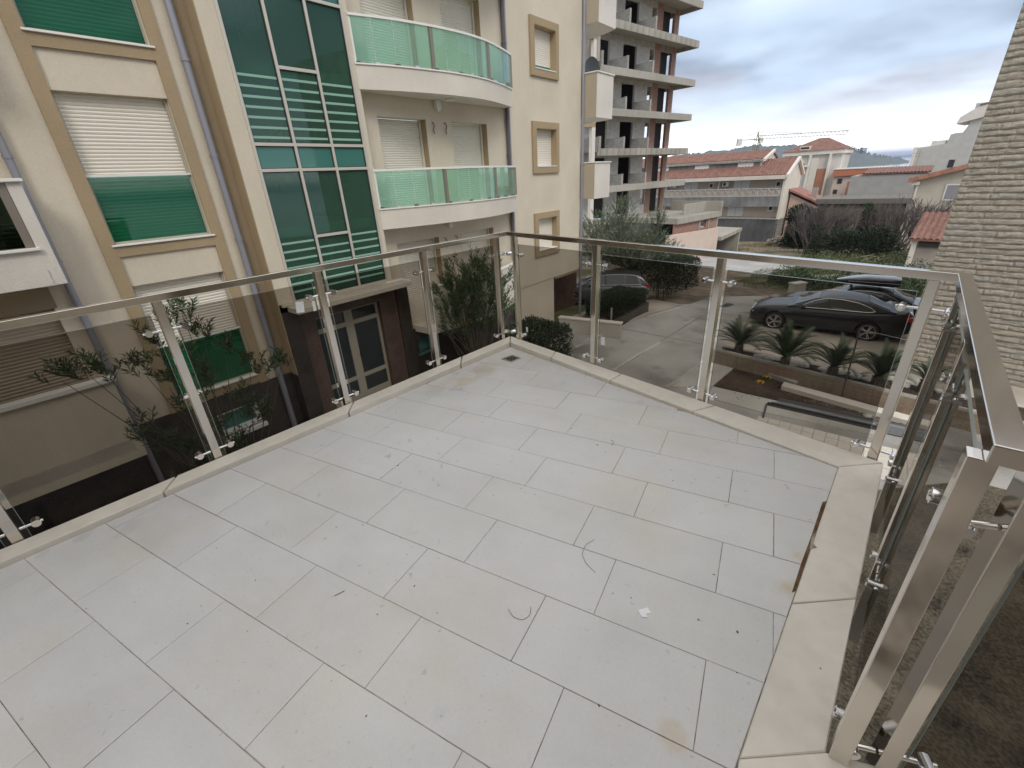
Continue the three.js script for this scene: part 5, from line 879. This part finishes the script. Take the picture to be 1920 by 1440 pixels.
{ // cycads
  const fronds = [0, 1, 2, 3].map(v => {
    reseed(100 + v); const P = [], C = [], Nn = [], len = 1, pts = []; for (let i = 0; i <= 26; i++) { const t = i / 26; pts.push([t * (.93 - .1 * v / 3), .50 * t - (.20 + v * .07) * t * t * t]); }
    const tri = (a, b, c, n, tone) => { const e1 = [0, 1, 2].map(i => b[i] - a[i]), e2 = [0, 1, 2].map(i => c[i] - a[i]), cx = [e1[1] * e2[2] - e1[2] * e2[1], e1[2] * e2[0] - e1[0] * e2[2], e1[0] * e2[1] - e1[1] * e2[0]], cl = Math.hypot(...cx) || 1, sg = cx[0] * n[0] + cx[1] * n[1] + cx[2] * n[2] < 0 ? -1 : 1; if (sg < 0) [b, c] = [c, b]; n = cx.map(v => v / cl * sg); P.push(...a, ...b, ...c); for (let k = 0; k < 3; k++) { Nn.push(...n); C.push(tone, tone, tone); } };
    for (let i = 1; i < 26; i++) { const [x, y] = pts[i], [xp, yp] = pts[i - 1], t = i / 26, dx = x - xp, dy = y - yp, l = Math.hypot(dx, dy), ux = dx / l, uy = dy / l; tri([xp, yp, -.006], [xp, yp, .006], [x, y, 0], [-uy, ux, 0], .8);
      const ll = .145 * Math.sin(Math.PI * (t * .86 + .1)) + .02; for (const sd of [-1, 1]) for (const o of [0, .5]) { const bx0 = x + dx * o, by0 = y + dy * o, w = .0085, ex = bx0 + ux * ll * .55, ey = by0 + uy * ll * .55 + ll * .32, ez = sd * ll * .8; tri([bx0 - ux * w, by0 - uy * w, sd * .004], [bx0 + ux * w, by0 + uy * w, sd * .004], [ex, ey, ez], [-uy * .8, ux * .8 + .2, -sd * .5], rr(.8, 1.25)); } }
    const g = new THREE.BufferGeometry(); g.setAttribute('position', new THREE.Float32BufferAttribute(P, 3)); g.setAttribute('normal', new THREE.Float32BufferAttribute(Nn, 3)); g.setAttribute('color', new THREE.Float32BufferAttribute(C, 3)); g.setAttribute('uv', new THREE.Float32BufferAttribute(new Float32Array(P.length / 3 * 2), 2)); return g;
  });
  const trunk = (() => { const g = new THREE.CylinderGeometry(.10, .13, .34, 16, 8); return jitter(g, .018, 30).translate(0, .15, 0); })();
  const scales = (() => { const gs = []; reseed(3); for (let k = 0; k < 60; k++) { const a = k * 2.4, y = k / 60 * .32; gs.push(new THREE.ConeGeometry(.022, .06, 4).rotateX(1.2).translate(0, 0, .115).rotateY(a).translate(0, y, 0)); } return gs; })();
  [[7.03, -12.58, 'leftmost cycad in the planter, standing free left of the others', 36, 1.05, .9], [7.75, -11.39, 'second cycad from the left, tallest and widest fountain of fronds', 42, 1.22, 1.05], [8.55, -10.58, 'third cycad from the left, in front of the dark saloon rear wheel', 36, 1.05, .95], [9.21, -9.9, 'fourth cycad from the left, just left of the steel post', 38, 1.1, 1.0], [10.12, -9.55, 'small dark cycad right of the steel post, before the stone wall', 30, .72, .8]].forEach(([x, z, label, n, sc, up], i) => {
    const c = thing('cycad', label, 'cycad', [x, -3.68, z], 0, 'cycads in the planter'); reseed(200 + i); part(c, 'trunk', trunk, m.bark); part(c, 'trunk_scales', scales, m.bark).userData.kind = 'stuff';
    for (let k = 0; k < n; k++) { const f = part(c, 'frond', fronds[k % 4], L.cycad), ring = k / n; f.position.y = .30; f.rotation.order = 'YXZ'; f.rotation.y = k * 2.39996 + rr(-.2, .2); f.rotation.z = lerp(-.12, 1.15, Math.pow(ring, 1.1)) * up * .9 + rr(-.1, .1); f.rotation.x = rr(-.3, .3); f.scale.setScalar(sc * rr(.72, .95)); }
  });
}
/* ------------------------------------------------------------------ things on the ground below */
{ // steel channels laid along the paving
  let first = null; const dv = [2.03, 1.69], l = Math.hypot(...dv), ang = Math.atan2(-dv[1], dv[0]) * 180 / Math.PI;
  const ch = (w, h) => upright([[-w / 2, 0], [w / 2, 0], [w / 2, h], [w / 2 - .006, h], [w / 2 - .006, .006], [-w / 2 + .006, .006], [-w / 2 + .006, h], [-w / 2, h]], 0, 2.95).rotateY(Math.PI / 2);
  const zinc = M([.42, .44, .47], { rough: .4, metal: .7 });
  [[6.55, -9.95, 'dark steel channel nearest to the square paving', .09, .06], [6.68, -9.99, 'second steel channel in the stack beside the soil', .06, .05], [6.88, -10.06, 'thin steel channel along the soil edge', .045, .05], [6.99, -10.16, 'outermost steel channel lying against the soil', .05, .045]].forEach(([x, z, label, w, h], i) => { const t = thing('steel_channel', label, 'steel channel', [x, -4.045, z], ang, 'steel channels lying below the terrace'); part(t, 'profile', ch(w, h), i === 0 ? M([.12, .125, .13], { rough: .4, metal: .6 }) : zinc); });
  const c = thing('steel_channel', 'short steel channel lying across the end of the others', 'steel channel', [6.10, -4.045, -9.30], Math.atan2(.66, .45) * 180 / Math.PI, 'steel channels lying below the terrace'); part(c, 'profile', upright(rect(-.02, .02, 0, .03), 0, .78).rotateY(Math.PI / 2), m.pipeDark);
  const gp = thing('steel_tube_bundle', 'short bundle of pale steel tubes right of the front railing post', 'steel tubes', [8.42, -4.04, -8.35], ang); for (let k = 0; k < 4; k++) part(gp, 'tube', rbx(-.1, .75, .0 + k * .055, .05 + k * .055, -.05, .05, .006), zinc);
}
{
  const p = thing('iron_post', 'thin leaning iron post with a slack wire in front of the cycads', 'post', [8.48, -4.0, -9.98], 0); part(p, 'post', bar([0, 0, 0], [-.02, 1.88, -.02], .035, .035, .003), M([.09, .085, .08], { rough: .7, metal: .3 })); part(p, 'wire', tube([[-.02, 1.86, -.02], [1.0, 1.72, .9], [2.1, 1.78, 1.9]], .008, 5, 20), m.pipe); part(p, 'foot_rail', tube([[0, .12, 0], [.55, .04, .66], [.62, .1, .7]], .012, 5, 12), m.pipeDark);
  const sl = thing('stone_slab', 'broken pale kerb slab lying slanted on the soil before the planter', 'slab', [7.66, -4.05, -11.35], -63); part(sl, 'slab', jitter(rbx(-.5, .5, 0, .14, -.1, .1, .02), .02, 5), m.concrete);
  const pad = thing('grey_rock', 'flat pale stone lying on the gravel end of the soil bed', 'rock', [8.55, -4.05, -9.1], 40); part(pad, 'rock', jitter(mergeVertices(new THREE.IcosahedronGeometry(.14, 2)), .04, 8).scale(1.4, .4, .8), m.concrete);
  reseed(51); const yl = M([.62, .36, .03], { rough: .6, side: THREE.DoubleSide });
  [[7.36, -11.96, 'yellow wilted leaf cluster on the soil, nearest the planter'], [7.50, -11.56, 'yellow wilted leaf strip on the soil beside the broken slab'], [7.08, -11.2, 'yellow wilted leaf cluster on the soil, nearest the terrace']].forEach(([x, z, label]) => { const g = []; for (let k = 0; k < 6; k++) { const a = rr(0, 6.28), l = rr(.10, .2), w = rr(.02, .035), q = grid([0, 1, 2, 3, 4].map(i => { const t = i / 4, ww = w * Math.sin(Math.PI * (t * .8 + .15)), h = .03 + .05 * Math.sin(t * 3.1); return [[Math.cos(a) * l * t - Math.sin(a) * ww, h, Math.sin(a) * l * t + Math.cos(a) * ww], [Math.cos(a) * l * t, h + .012, Math.sin(a) * l * t], [Math.cos(a) * l * t + Math.sin(a) * ww, h, Math.sin(a) * l * t - Math.cos(a) * ww]]; })); g.push(q.translate(rr(-.08, .08), 0, rr(-.08, .08))); } solo('yellow_leaf', g, yl, label, 'leaves', 'yellow leaves on the soil', [x, -4.07, z]); });
  const st = []; for (let k = 0; k < 200; k++) { const t = Math.pow(rnd(), .6), x = lerp(7.5, 9.0, t) + rr(-.25, .25), z = lerp(-10.4, -8.5, t) + rr(-.3, .3), s = rr(.012, .05); st.push(jitter(new THREE.IcosahedronGeometry(s, 1), s * .3, 30, k).scale(1.2, .7, 1).translate(x, -4.05, z)); } for (let k = 0; k < 70; k++) { const x = rr(5.9, 7.6), z = rr(-12.2, -10.2), s = rr(.008, .03); st.push(jitter(new THREE.IcosahedronGeometry(s, 1), s * .3, 30, k).translate(x, -4.06, z)); }
  solo('loose_stones', st, M([.20, .17, .145], { map: T.soil }), 'loose stones and clods scattered on the planting soil', 'stones').userData.kind = 'stuff';
  const mb = thing('meter_cabinet', 'cream concrete meter cabinet standing by the drive before the weeds', 'cabinet', [13.75, groundAt(13.9, -20.5), -20.55], 15); part(mb, 'cabinet', rbx(-.34, .34, -.1, .92, -.18, .18, .02), M([.60, .55, .45], { rough: .7 })); part(mb, 'top', rbx(-.37, .37, .921, .98, -.21, .21, .015), M([.66, .61, .51], { rough: .7 })); part(mb, 'door', rbx(-.28, .28, .04, .84, .181, .19, .004), M([.56, .51, .42], { rough: .7 }));
  // rubble heap by the cabinet: each larger brick a piece
  const rb = thing('rubble_heap', 'heap of broken bricks and stones left of the meter cabinet', 'rubble', [13.0, groundAt(13, -20.8), -20.7], 0); reseed(61); for (let k = 0; k < 34; k++) { const s = rr(.08, .2), q = part(rb, k % 3 ? 'stone' : 'brick', k % 3 ? jitter(new THREE.IcosahedronGeometry(s, 1), s * .35, 8, k).scale(1.2, .7, 1) : rbx(-.12, .12, -.035, .035, -.06, .06, .01), k % 3 ? m.paving : M([.40, .16, .10], { rough: .9 })); const r = Math.sqrt(rnd()) * .75, a = rr(0, 6.28); q.position.set(Math.cos(a) * r * 1.3, .05 + (.8 - r) * .28, Math.sin(a) * r * .8); q.rotation.set(rr(-.4, .4), rr(0, 6), rr(-.4, .4)); }
  // far stone pile
  const sp = thing('stone_pile', 'long heap of pale rough stones in front of the long house', 'stone pile', [34.1, groundAt(34.1, -53) + .1, -53.0], 0), gs = []; for (let k = 0; k < 420; k++) { const t = rr(-1, 1), s = rr(.09, .22), h = (1 - Math.abs(t) * .6) * .65; gs.push(jitter(new THREE.IcosahedronGeometry(s, 1), s * .35, 4, k).translate(t * 2.8 + rr(-.3, .3), rr(0, h * 2.2), t * .9 + rr(-.5, .5))); } part(sp, 'stones', gs, M([.36, .31, .25], { map: T.curb })).userData.kind = 'stuff';
  const sp2 = thing('stone_row', 'low row of pale rubble along the gravel track', 'stone row', [16.2, groundAt(16.2, -43), -43], 0), g2 = []; for (let k = 0; k < 120; k++) { const t = rr(-1, 1), s = rr(.08, .26); g2.push(jitter(new THREE.IcosahedronGeometry(s, 1), s * .35, 4, k).translate(t * 4.6, rr(0, .3), t * -.6 + rr(-.5, .5))); } part(sp2, 'stones', g2, M([.55, .47, .37], { map: T.curb })).userData.kind = 'stuff';
  const pk = thing('plank_pile', 'scattered brown timber planks on the grass behind the cars', 'planks', [30.2, groundAt(30.2, -36.3) + .1, -36.3], 0); reseed(71); for (let k = 0; k < 9; k++) { const q = part(pk, 'plank', rbx(-1.4, 1.4, 0, .05, -.09, .09, .006), M([.34, .24, .16], { map: T.bark })); q.position.set(rr(-.8, .8), k * .035, rr(-.6, .6)); q.rotation.y = .5 + rr(-.3, .3); }
  const bd = thing('round_stone', 'small white stone beside the weeds near the gravel track', 'stone', [18.9, groundAt(18.9, -28.6) + .1, -28.6], 0); part(bd, 'stone', jitter(new THREE.IcosahedronGeometry(.16, 2), .03, 6), m.white);
}
/* ------------------------------------------------------------------ plants */
function stems(list, mat) { return list; }
function branchy(root, base, tips, r, bend = .25) { // tapered stems from base to every tip
  const gs = []; for (const t of tips) { const mid = [lerp(base[0], t[0], .5) + rr(-bend, bend), lerp(base[1], t[1], .55), lerp(base[2], t[2], .5) + rr(-bend, bend)]; gs.push(rod(base, mid, r, r * .7, 6), rod(mid, t, r * .7, r * .3, 6)); } return gs;
}
{ // oleander in front of the balcony bay
  reseed(301); const [x, z] = bpos(8.45, 1.7), o = thing('oleander_bush', 'tall dark oleander bush in front of the balconies, right of the entrance', 'shrub', [x, -4.1, z], frameDeg(AZ)), lf = new Leaves(), tips = [];
  for (let k = 0; k < 260; k++) { const a = rr(0, 6.283), q = Math.pow(rnd(), .55), px = Math.cos(a) * 1.32 * q + .05, pz = Math.sin(a) * .8 * q, py = 2.05 + rr(-.1, 1.72) * (1 - .32 * Math.abs(px) / 1.3) + .15; tips.push([px, py, pz]); lf.shoot(px * .93, py - .22, pz * .93, px * .35, .9, pz * .35, .34, 34, .17, .022, .95, rr(.7, 1.25)); }
  for (let k = 0; k < 9; k++) { const px = rr(-1, 1), pz = rr(-.5, .5), py = rr(3.7, 4.15) - Math.abs(px) * .3; tips.push([px, py, pz]); lf.shoot(px, py - .35, pz, px * .15, 1, 0, .45, 26, .15, .02, .8, 1.1); }
  part(o, 'foliage', lf.build(), L.oleander); part(o, 'stems', branchy(o, [0, .1, 0], tips.slice(0, 48), .018, .2), m.bark);
  const [px, pz] = bpos(8.9, 1.9); const pl = thing('planting_box', 'low concrete planting box around the foot of the dark oleander', 'planter', [px, -4.3, pz], frameDeg(AZ)); part(pl, 'front_wall', rbx(-1.6, 1.5, 0, .95, .35, .5, .01), m.concrete); part(pl, 'side_wall', [rbx(-1.6, -1.45, 0, .95, -1.2, .345, .01), rbx(1.35, 1.5, 0, .95, -1.2, .345, .01)], m.concrete); part(pl, 'earth', bx(-1.44, 1.34, .1, .82, -1.2, .34), m.soil);
}
{ // sparse oleander at the left
  reseed(302); const [x, z] = bpos(1.75, 1.7), o = thing('oleander_bush', 'sparse leggy oleander before the left windows, seen through the smoked glass', 'shrub', [x, -4.1, z], frameDeg(AZ)), lf = new Leaves(), tips = [];
  const cl = [[-1.13, 3.55, 0, 1.1], [-1.42, 3.62, .1, .7], [-.95, 3.42, 0, .8], [.05, 3.95, .1, 1.1], [.18, 4.12, 0, .7], [-.25, 3.75, 0, .9], [1.15, 2.75, 0, 1], [1.35, 2.85, .1, .8], [-.82, 2.45, .1, 1], [-.1, 1.65, .2, 1.1], [.2, 3.0, .1, 1.1], [.45, 2.35, 0, 1.2], [-.35, 3.1, .1, .9], [.5, 3.35, .2, .7], [.75, 1.9, .1, 1], [-.45, 1.9, 0, 1], [.25, 1.3, .1, 1.2], [-.2, 2.6, .2, .9], [.1, 2.0, 0, 1.1], [.85, 2.9, 0, .8], [-.6, 1.3, .1, 1], [.6, 1.2, .1, 1], [-.55, 3.35, .05, .9], [-.1, 3.4, .1, .9], [.35, 3.7, 0, .8], [.0, 2.85, .1, 1], [.6, 2.1, .15, 1], [-.65, 2.1, .1, .9], [.3, 1.6, .1, 1.1], [.1, .9, .1, 1.1], [-.3, 1.0, .2, 1]];
  for (const [px, py, pz, s] of cl) { tips.push([px, py - .1, pz]); for (let k = 0; k < 9; k++) lf.shoot(px + rr(-.16, .16), py + rr(-.14, .1), pz + rr(-.12, .12), px * .3 + rr(-.6, .6), .7, rr(-.5, .5), .24 * s, 22, .14, .019, 1, rr(.8, 1.2)); }
  part(o, 'foliage', lf.build(), L.oleander); part(o, 'stems', branchy(o, [.05, 0, 0], tips, .014, .12), m.bark);
}
function hedge(name, label, pos, deg, w, h, d, n, mat, leaf = .06, low = 0, cat = 'hedge') {
  const o = thing(name, label, cat, pos, deg), lf = new Leaves();
  for (let k = 0; k < n; k++) { let x = rr(-1, 1), y = rnd(), z = rr(-1, 1); const f = Math.floor(rnd() * 5); if (f === 0) x = Math.sign(x) * rr(.88, 1.03); else if (f === 1) z = Math.sign(z) * rr(.88, 1.04); else if (f === 2) y = rr(.9, 1.04); const nz = .86 + .2 * fbm(x * 3, y * 3, z * 3 + 4, 3); const rnd2 = 1 - .10 * Math.pow(Math.max(Math.abs(x), Math.abs(z)), 6) * sstep(.8, 1, y);
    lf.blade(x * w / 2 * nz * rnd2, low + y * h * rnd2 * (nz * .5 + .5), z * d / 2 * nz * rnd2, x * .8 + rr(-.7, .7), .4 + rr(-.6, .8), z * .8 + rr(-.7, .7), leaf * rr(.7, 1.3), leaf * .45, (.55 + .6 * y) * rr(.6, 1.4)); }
  part(o, 'foliage', lf.build(), mat); const st = []; for (let k = 0; k < 14; k++) { const x = rr(-.42, .42) * w, z = rr(-.42, .42) * d; st.push(rod([x * .8, -.05, z * .8], [x, low + h * .6, z], .022, .012, 6)); } part(o, 'stems', st, m.bark); return o;
}
reseed(310);
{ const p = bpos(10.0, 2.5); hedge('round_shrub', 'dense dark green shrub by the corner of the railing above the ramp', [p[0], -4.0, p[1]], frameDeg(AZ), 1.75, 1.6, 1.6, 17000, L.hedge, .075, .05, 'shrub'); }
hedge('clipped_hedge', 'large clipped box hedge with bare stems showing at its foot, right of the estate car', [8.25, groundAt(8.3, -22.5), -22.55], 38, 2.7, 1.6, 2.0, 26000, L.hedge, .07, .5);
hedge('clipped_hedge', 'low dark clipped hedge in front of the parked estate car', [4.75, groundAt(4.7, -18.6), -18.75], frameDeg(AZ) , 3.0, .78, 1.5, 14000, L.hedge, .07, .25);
{ const b = thing('hedge_bed', 'dark low wall under the hedge in front of the estate car', 'wall', [4.65, -4.25, -18.5], frameDeg(AZ)); part(b, 'wall', bx(-1.6, 1.5, 0, .55, .7, .85), m.granite); part(b, 'earth', bx(-1.6, 1.5, 0, .4, -.8, .69), m.soil);
  const w2 = thing('ramp_wall', 'low rendered wall with a pale cap beside the garage ramp', 'wall', [3.2, -4.4, -16.3], 0); part(w2, 'wall', plan([[-1.1, -.68], [1.02, .56], [.92, .73], [-1.2, -.51]], -.2, .88), m.concrete); part(w2, 'cap', plan([[-1.12, -.72], [1.06, .55], [.93, .77], [-1.25, -.50]], .885, .94, .006), m.curb);
  const bl = thing('bollard_light', 'small metal bollard behind the low ramp wall', 'bollard', [3.95, -3.9, -16.35], 0); part(bl, 'post', new THREE.CylinderGeometry(.035, .035, .75, 12).translate(0, .38, 0), m.steelDull); part(bl, 'cap', new THREE.CylinderGeometry(.045, .045, .06, 12).translate(0, .78, 0), m.pipe); }
{ // olive tree
  reseed(320); const o = thing('olive_tree', 'grey green olive tree in front of the unfinished concrete block', 'tree', [6.15, groundAt(6, -23.2) - .05, -23.1], 0), lf = new Leaves(), tips = [];
  const lobes = [[-.1, 3.0, 0, 1.5, 1.0, 1.3], [-1.4, 2.6, .2, 1.2, 1.0, 1.0], [1.1, 2.6, .1, 1.1, .8, 1.0], [-.5, 3.9, 0, .9, .75, .8], [-1.3, 3.6, -.1, .75, .6, .7], [1.35, 3.3, 0, .6, .75, .6], [.3, 2.1, .3, 1.7, .7, 1.2], [2.0, 2.1, 0, .9, .6, .8], [-2.0, 3.1, 0, .7, .7, .7], [1.6, 3.75, 0, .3, .5, .3], [-.2, 4.5, 0, .45, .4, .4], [2.6, 1.75, .1, .8, .45, .6]];
  for (const [cx, cy, cz, rx, ry, rz] of lobes) { const n = Math.round(170 * rx * ry * rz + 36); for (let k = 0; k < n; k++) { const a = rr(0, 6.283), u = rr(-1, 1), q = Math.pow(rnd(), .4), s = Math.sqrt(1 - u * u), px = cx + Math.cos(a) * s * q * rx, py = cy + u * q * ry, pz = cz + Math.sin(a) * s * q * rz; if (k % 6 === 0) tips.push([px, py, pz]); lf.shoot(px, py, pz, (px - cx) * .8 + rr(-.3, .3), .75, (pz - cz) * .8 + rr(-.3, .3), .38, 22, .105, .024, .8, rr(.55, 1.3) * (.75 + .25 * (u + 1))); } }
  part(o, 'crown', lf.build(), L.olive); part(o, 'trunk', [rod([.15, 0, 0], [.25, 1.4, 0], .13, .09, 10), rod([.25, 1.4, 0], [-.5, 2.6, 0], .07, .05, 8), rod([.25, 1.4, 0], [.9, 2.5, .1], .07, .05, 8), rod([-.2, 0, .2], [-.6, 1.5, .1], .07, .05, 8)], m.bark); part(o, 'branches', branchy(o, [.2, 1.5, 0], tips, .018, .15), m.bark);
}
function bush(name, label, pos, lobes, n, mat, leaf, cat = 'shrub') { const o = thing(name, label, cat, pos, 0), lf = new Leaves(); let vol = lobes.reduce((s, l) => s + l[3] * l[4] * l[5], 0); for (const [cx, cy, cz, rx, ry, rz] of lobes) { const k = Math.round(n * rx * ry * rz / vol); for (let i = 0; i < k; i++) { const a = rr(0, 6.283), u = rr(-1, 1), q = Math.pow(rnd(), .33), s = Math.sqrt(1 - u * u), f = .78 + .42 * fbm(Math.cos(a) * s * 2.5 + cx, u * 2.5 + cy, Math.sin(a) * s * 2.5, 3); lf.blade(cx + Math.cos(a) * s * q * rx * f, cy + u * q * ry * f, cz + Math.sin(a) * s * q * rz * f, Math.cos(a) * s + rr(-.6, .6), u + .5 + rr(-.5, .5), Math.sin(a) * s + rr(-.6, .6), leaf * rr(.6, 1.4), leaf * .5, rr(.5, 1.4) * (.7 + .3 * u)); } } part(o, 'foliage', lf.build(), mat); part(o, 'stems', branchy(o, [0, -.2, 0], lobes.map(l => [l[0], l[1], l[2]]), .05, .2), m.bark); return o; }
reseed(330);
bush('evergreen_shrub', 'dark rounded evergreen shrub between the long house and the rubble house', [32.6, -7.3, -50.2], [[-.3, 3.3, 0, 1.4, 1.2, 1.3], [.8, 3.2, 0, 1.2, 1.0, 1.1], [-.7, 4.0, 0, .8, .7, .8], [0, 2.0, 0, 1.6, 1.1, 1.4], [-.2, .9, 0, 1.6, 1.0, 1.3]], 6500, L.hedge, .26);
bush('evergreen_shrub', 'broad dark green shrub in front of the rubble house', [31.3, -6.6, -39.6], [[0, 1.2, 0, 3.0, 1.3, 1.6], [-1.9, 1.6, 0, 1.6, 1.2, 1.2], [1.5, 1.7, 0, 1.5, 1.2, 1.2], [2.4, .8, 0, 1.5, .8, 1]], 8000, L.hedge, .2);
bush('evergreen_shrub', 'slender upright dark shrub at the left foot of the rubble house', [26.7, -6.5, -38.7], [[0, .8, 0, .8, .9, .7], [.3, 1.8, 0, .6, .8, .6], [-.1, 2.5, 0, .35, .6, .4]], 2400, L.hedge, .16);
bush('ivy_clump', 'column of dark ivy climbing the front of the rubble house', [34.0, -6.8, -43.3], [[0, 1.6, 0, .6, 1.4, .5], [.3, 3.2, 0, .7, 1.0, .5], [.1, 4.1, 0, .4, .5, .4]], 2600, L.bush, .18, 'ivy');
function bare(name, label, pos, w, h, n, lean, seed) { reseed(seed); const o = thing(name, label, 'shrub', pos, 0), gs = []; const grow = (p, d, l, r, k) => { const q = [p[0] + d[0] * l, p[1] + d[1] * l, p[2] + d[2] * l]; gs.push(rod(p, q, r, r * .65, 4)); if (k <= 0) return; const c = k > 2 ? 3 : 2; for (let i = 0; i < c; i++) { const e = [d[0] + rr(-.45, .45) + lean * .12, d[1] + rr(-.15, .3), d[2] + rr(-.4, .4)], el = Math.hypot(...e); grow(q, e.map(v => v / el), l * rr(.62, .85), r * .7, k - 1); } }; for (let i = 0; i < n; i++) { const a = rr(-1, 1) * w, e = [a / w * .45 + lean * .4, 1, rr(-.3, .3)], el = Math.hypot(...e); grow([a, 0, rr(-.7, .7)], e.map(v => v / el), h * rr(.24, .36), .06, 4); } part(o, 'branches', gs, M([.13, .108, .10], { rough: 1 })); return o; }
bare('bare_shrub', 'dense leafless grey brown shrub left of the ivy on the rubble house', [31.2, -6.9, -43.6], 2.2, 4.6, 38, .05, 41);
bare('bare_shrub', 'dense leafless grey brown shrub fanning out right of the ivy on the rubble house', [35.6, -6.6, -40.8], 1.8, 4.6, 36, .35, 42);
bare('bare_shrub', 'leafless twiggy shrub against the beige gable house', [38.5, -6.8, -41.0], 1.0, 3.6, 6, .3, 43);
// weeds and low growth: nobody could count it
const weedPatch = (list, n, mat, leaf, label, seed) => { reseed(seed); const lf = new Leaves(); for (let i = 0; i < n; i++) { const c = list[Math.floor(rnd() * list.length)], a = rr(0, 6.283), q = Math.sqrt(rnd()), x = c[0] + Math.cos(a) * q * c[2], z = c[1] + Math.sin(a) * q * c[3], h = c[4] * (1 - q * q * .7) * (.4 + 1.2 * vnoise(x * 1.3, z * 1.3, 2)); lf.blade(x, groundAt(x, z) + rnd() * h, z, rr(-1, 1), rr(.1, 1.3), rr(-1, 1), leaf * rr(.6, 1.5), leaf * .3, rr(.5, 1.5)); } const o = solo('weeds', lf.build(), mat, label, 'weeds'); o.userData.kind = 'stuff'; };
weedPatch([[17.6, -24.6, 1.8, 1.6, 1.3], [19.6, -23.2, 2.2, 1.6, 1.7], [21, -21, 2.2, 2.0, 2.0], [18.6, -20.6, 1.8, 1.4, 1.5], [17.0, -26.2, 1.2, 1.2, .9], [22, -25, 2.5, 2, 1.4]], 17000, L.bush, .15, 'bushy dark green undergrowth behind the parked cars', 51);
weedPatch([[27, -37, 3.2, 2.2, .9], [30, -35.5, 3, 2, .7], [33, -35.2, 3, 2, .9], [34.5, -38, 3, 2, .8], [24.5, -34.5, 1.6, 1.2, .5], [21, -30.5, 2.0, 1.0, .4]], 11000, L.weed, .16, 'yellow green weeds on the rough ground beyond the gravel track', 52);
weedPatch([[15.8, -27.2, 1.5, 1.8, .16], [15.0, -25.2, 1.2, 1.2, .18], [17.2, -28.6, 1.2, 1.2, .3], [19, -31, 1.6, .8, .3], [16.6, -24.6, 1.0, 1.0, .25]], 9000, L.weed, .07, 'short patchy grass between driveway and track', 53);
weedPatch([[27, -50, 5, 4, .3], [33, -55, 4, 3, .35], [24, -50, 3, 2, .25]], 5000, leafM([.24, .19, .10]), .14, 'dry brown grass below the long house', 54);
{ reseed(55); const p = bpos(11.6, 2.6); weedPatch([[p[0], p[1], .5, .5, .8], [-.1, -6.6, .3, .3, .3]], 900, L.bush, .06, 'small leafy plant at the foot of the railing corner', 56); }
{ // pines and conifers breaking the skyline of the headland
  reseed(60); const lf = new Leaves(); for (let k = 0; k < 26; k++) { const a = rr(33.5, 36.6) * Math.PI / 180, d = 2650, y = 1.6 + Math.tan(lerp(1.15, .55, (a * 57.3 - 33.5) / 3.1) * Math.PI / 180) * d, s = rr(5, 13); for (let i = 0; i < 40; i++) lf.blade(Math.sin(a) * d + rr(-s, s) * .8, y + rr(-.6, 1) * s, -Math.cos(a) * d + rr(-s, s), rr(-1, 1), rr(-.4, 1), rr(-1, 1), s * .6, s * .35, rr(.7, 1.2)); } solo('far_pines', lf.build(), L.hedge, 'clumps of far pines on the ridge of the headland', 'trees').userData.kind = 'stuff';
}
const renderer = new THREE.WebGLRenderer({ antialias: true });
renderer.toneMapping = THREE.LinearToneMapping; renderer.toneMappingExposure = EXPOSURE; renderer.shadowMap.enabled = true; renderer.outputColorSpace = THREE.SRGBColorSpace;
renderer.setSize(1024, 768);
renderer.render(scene, camera);
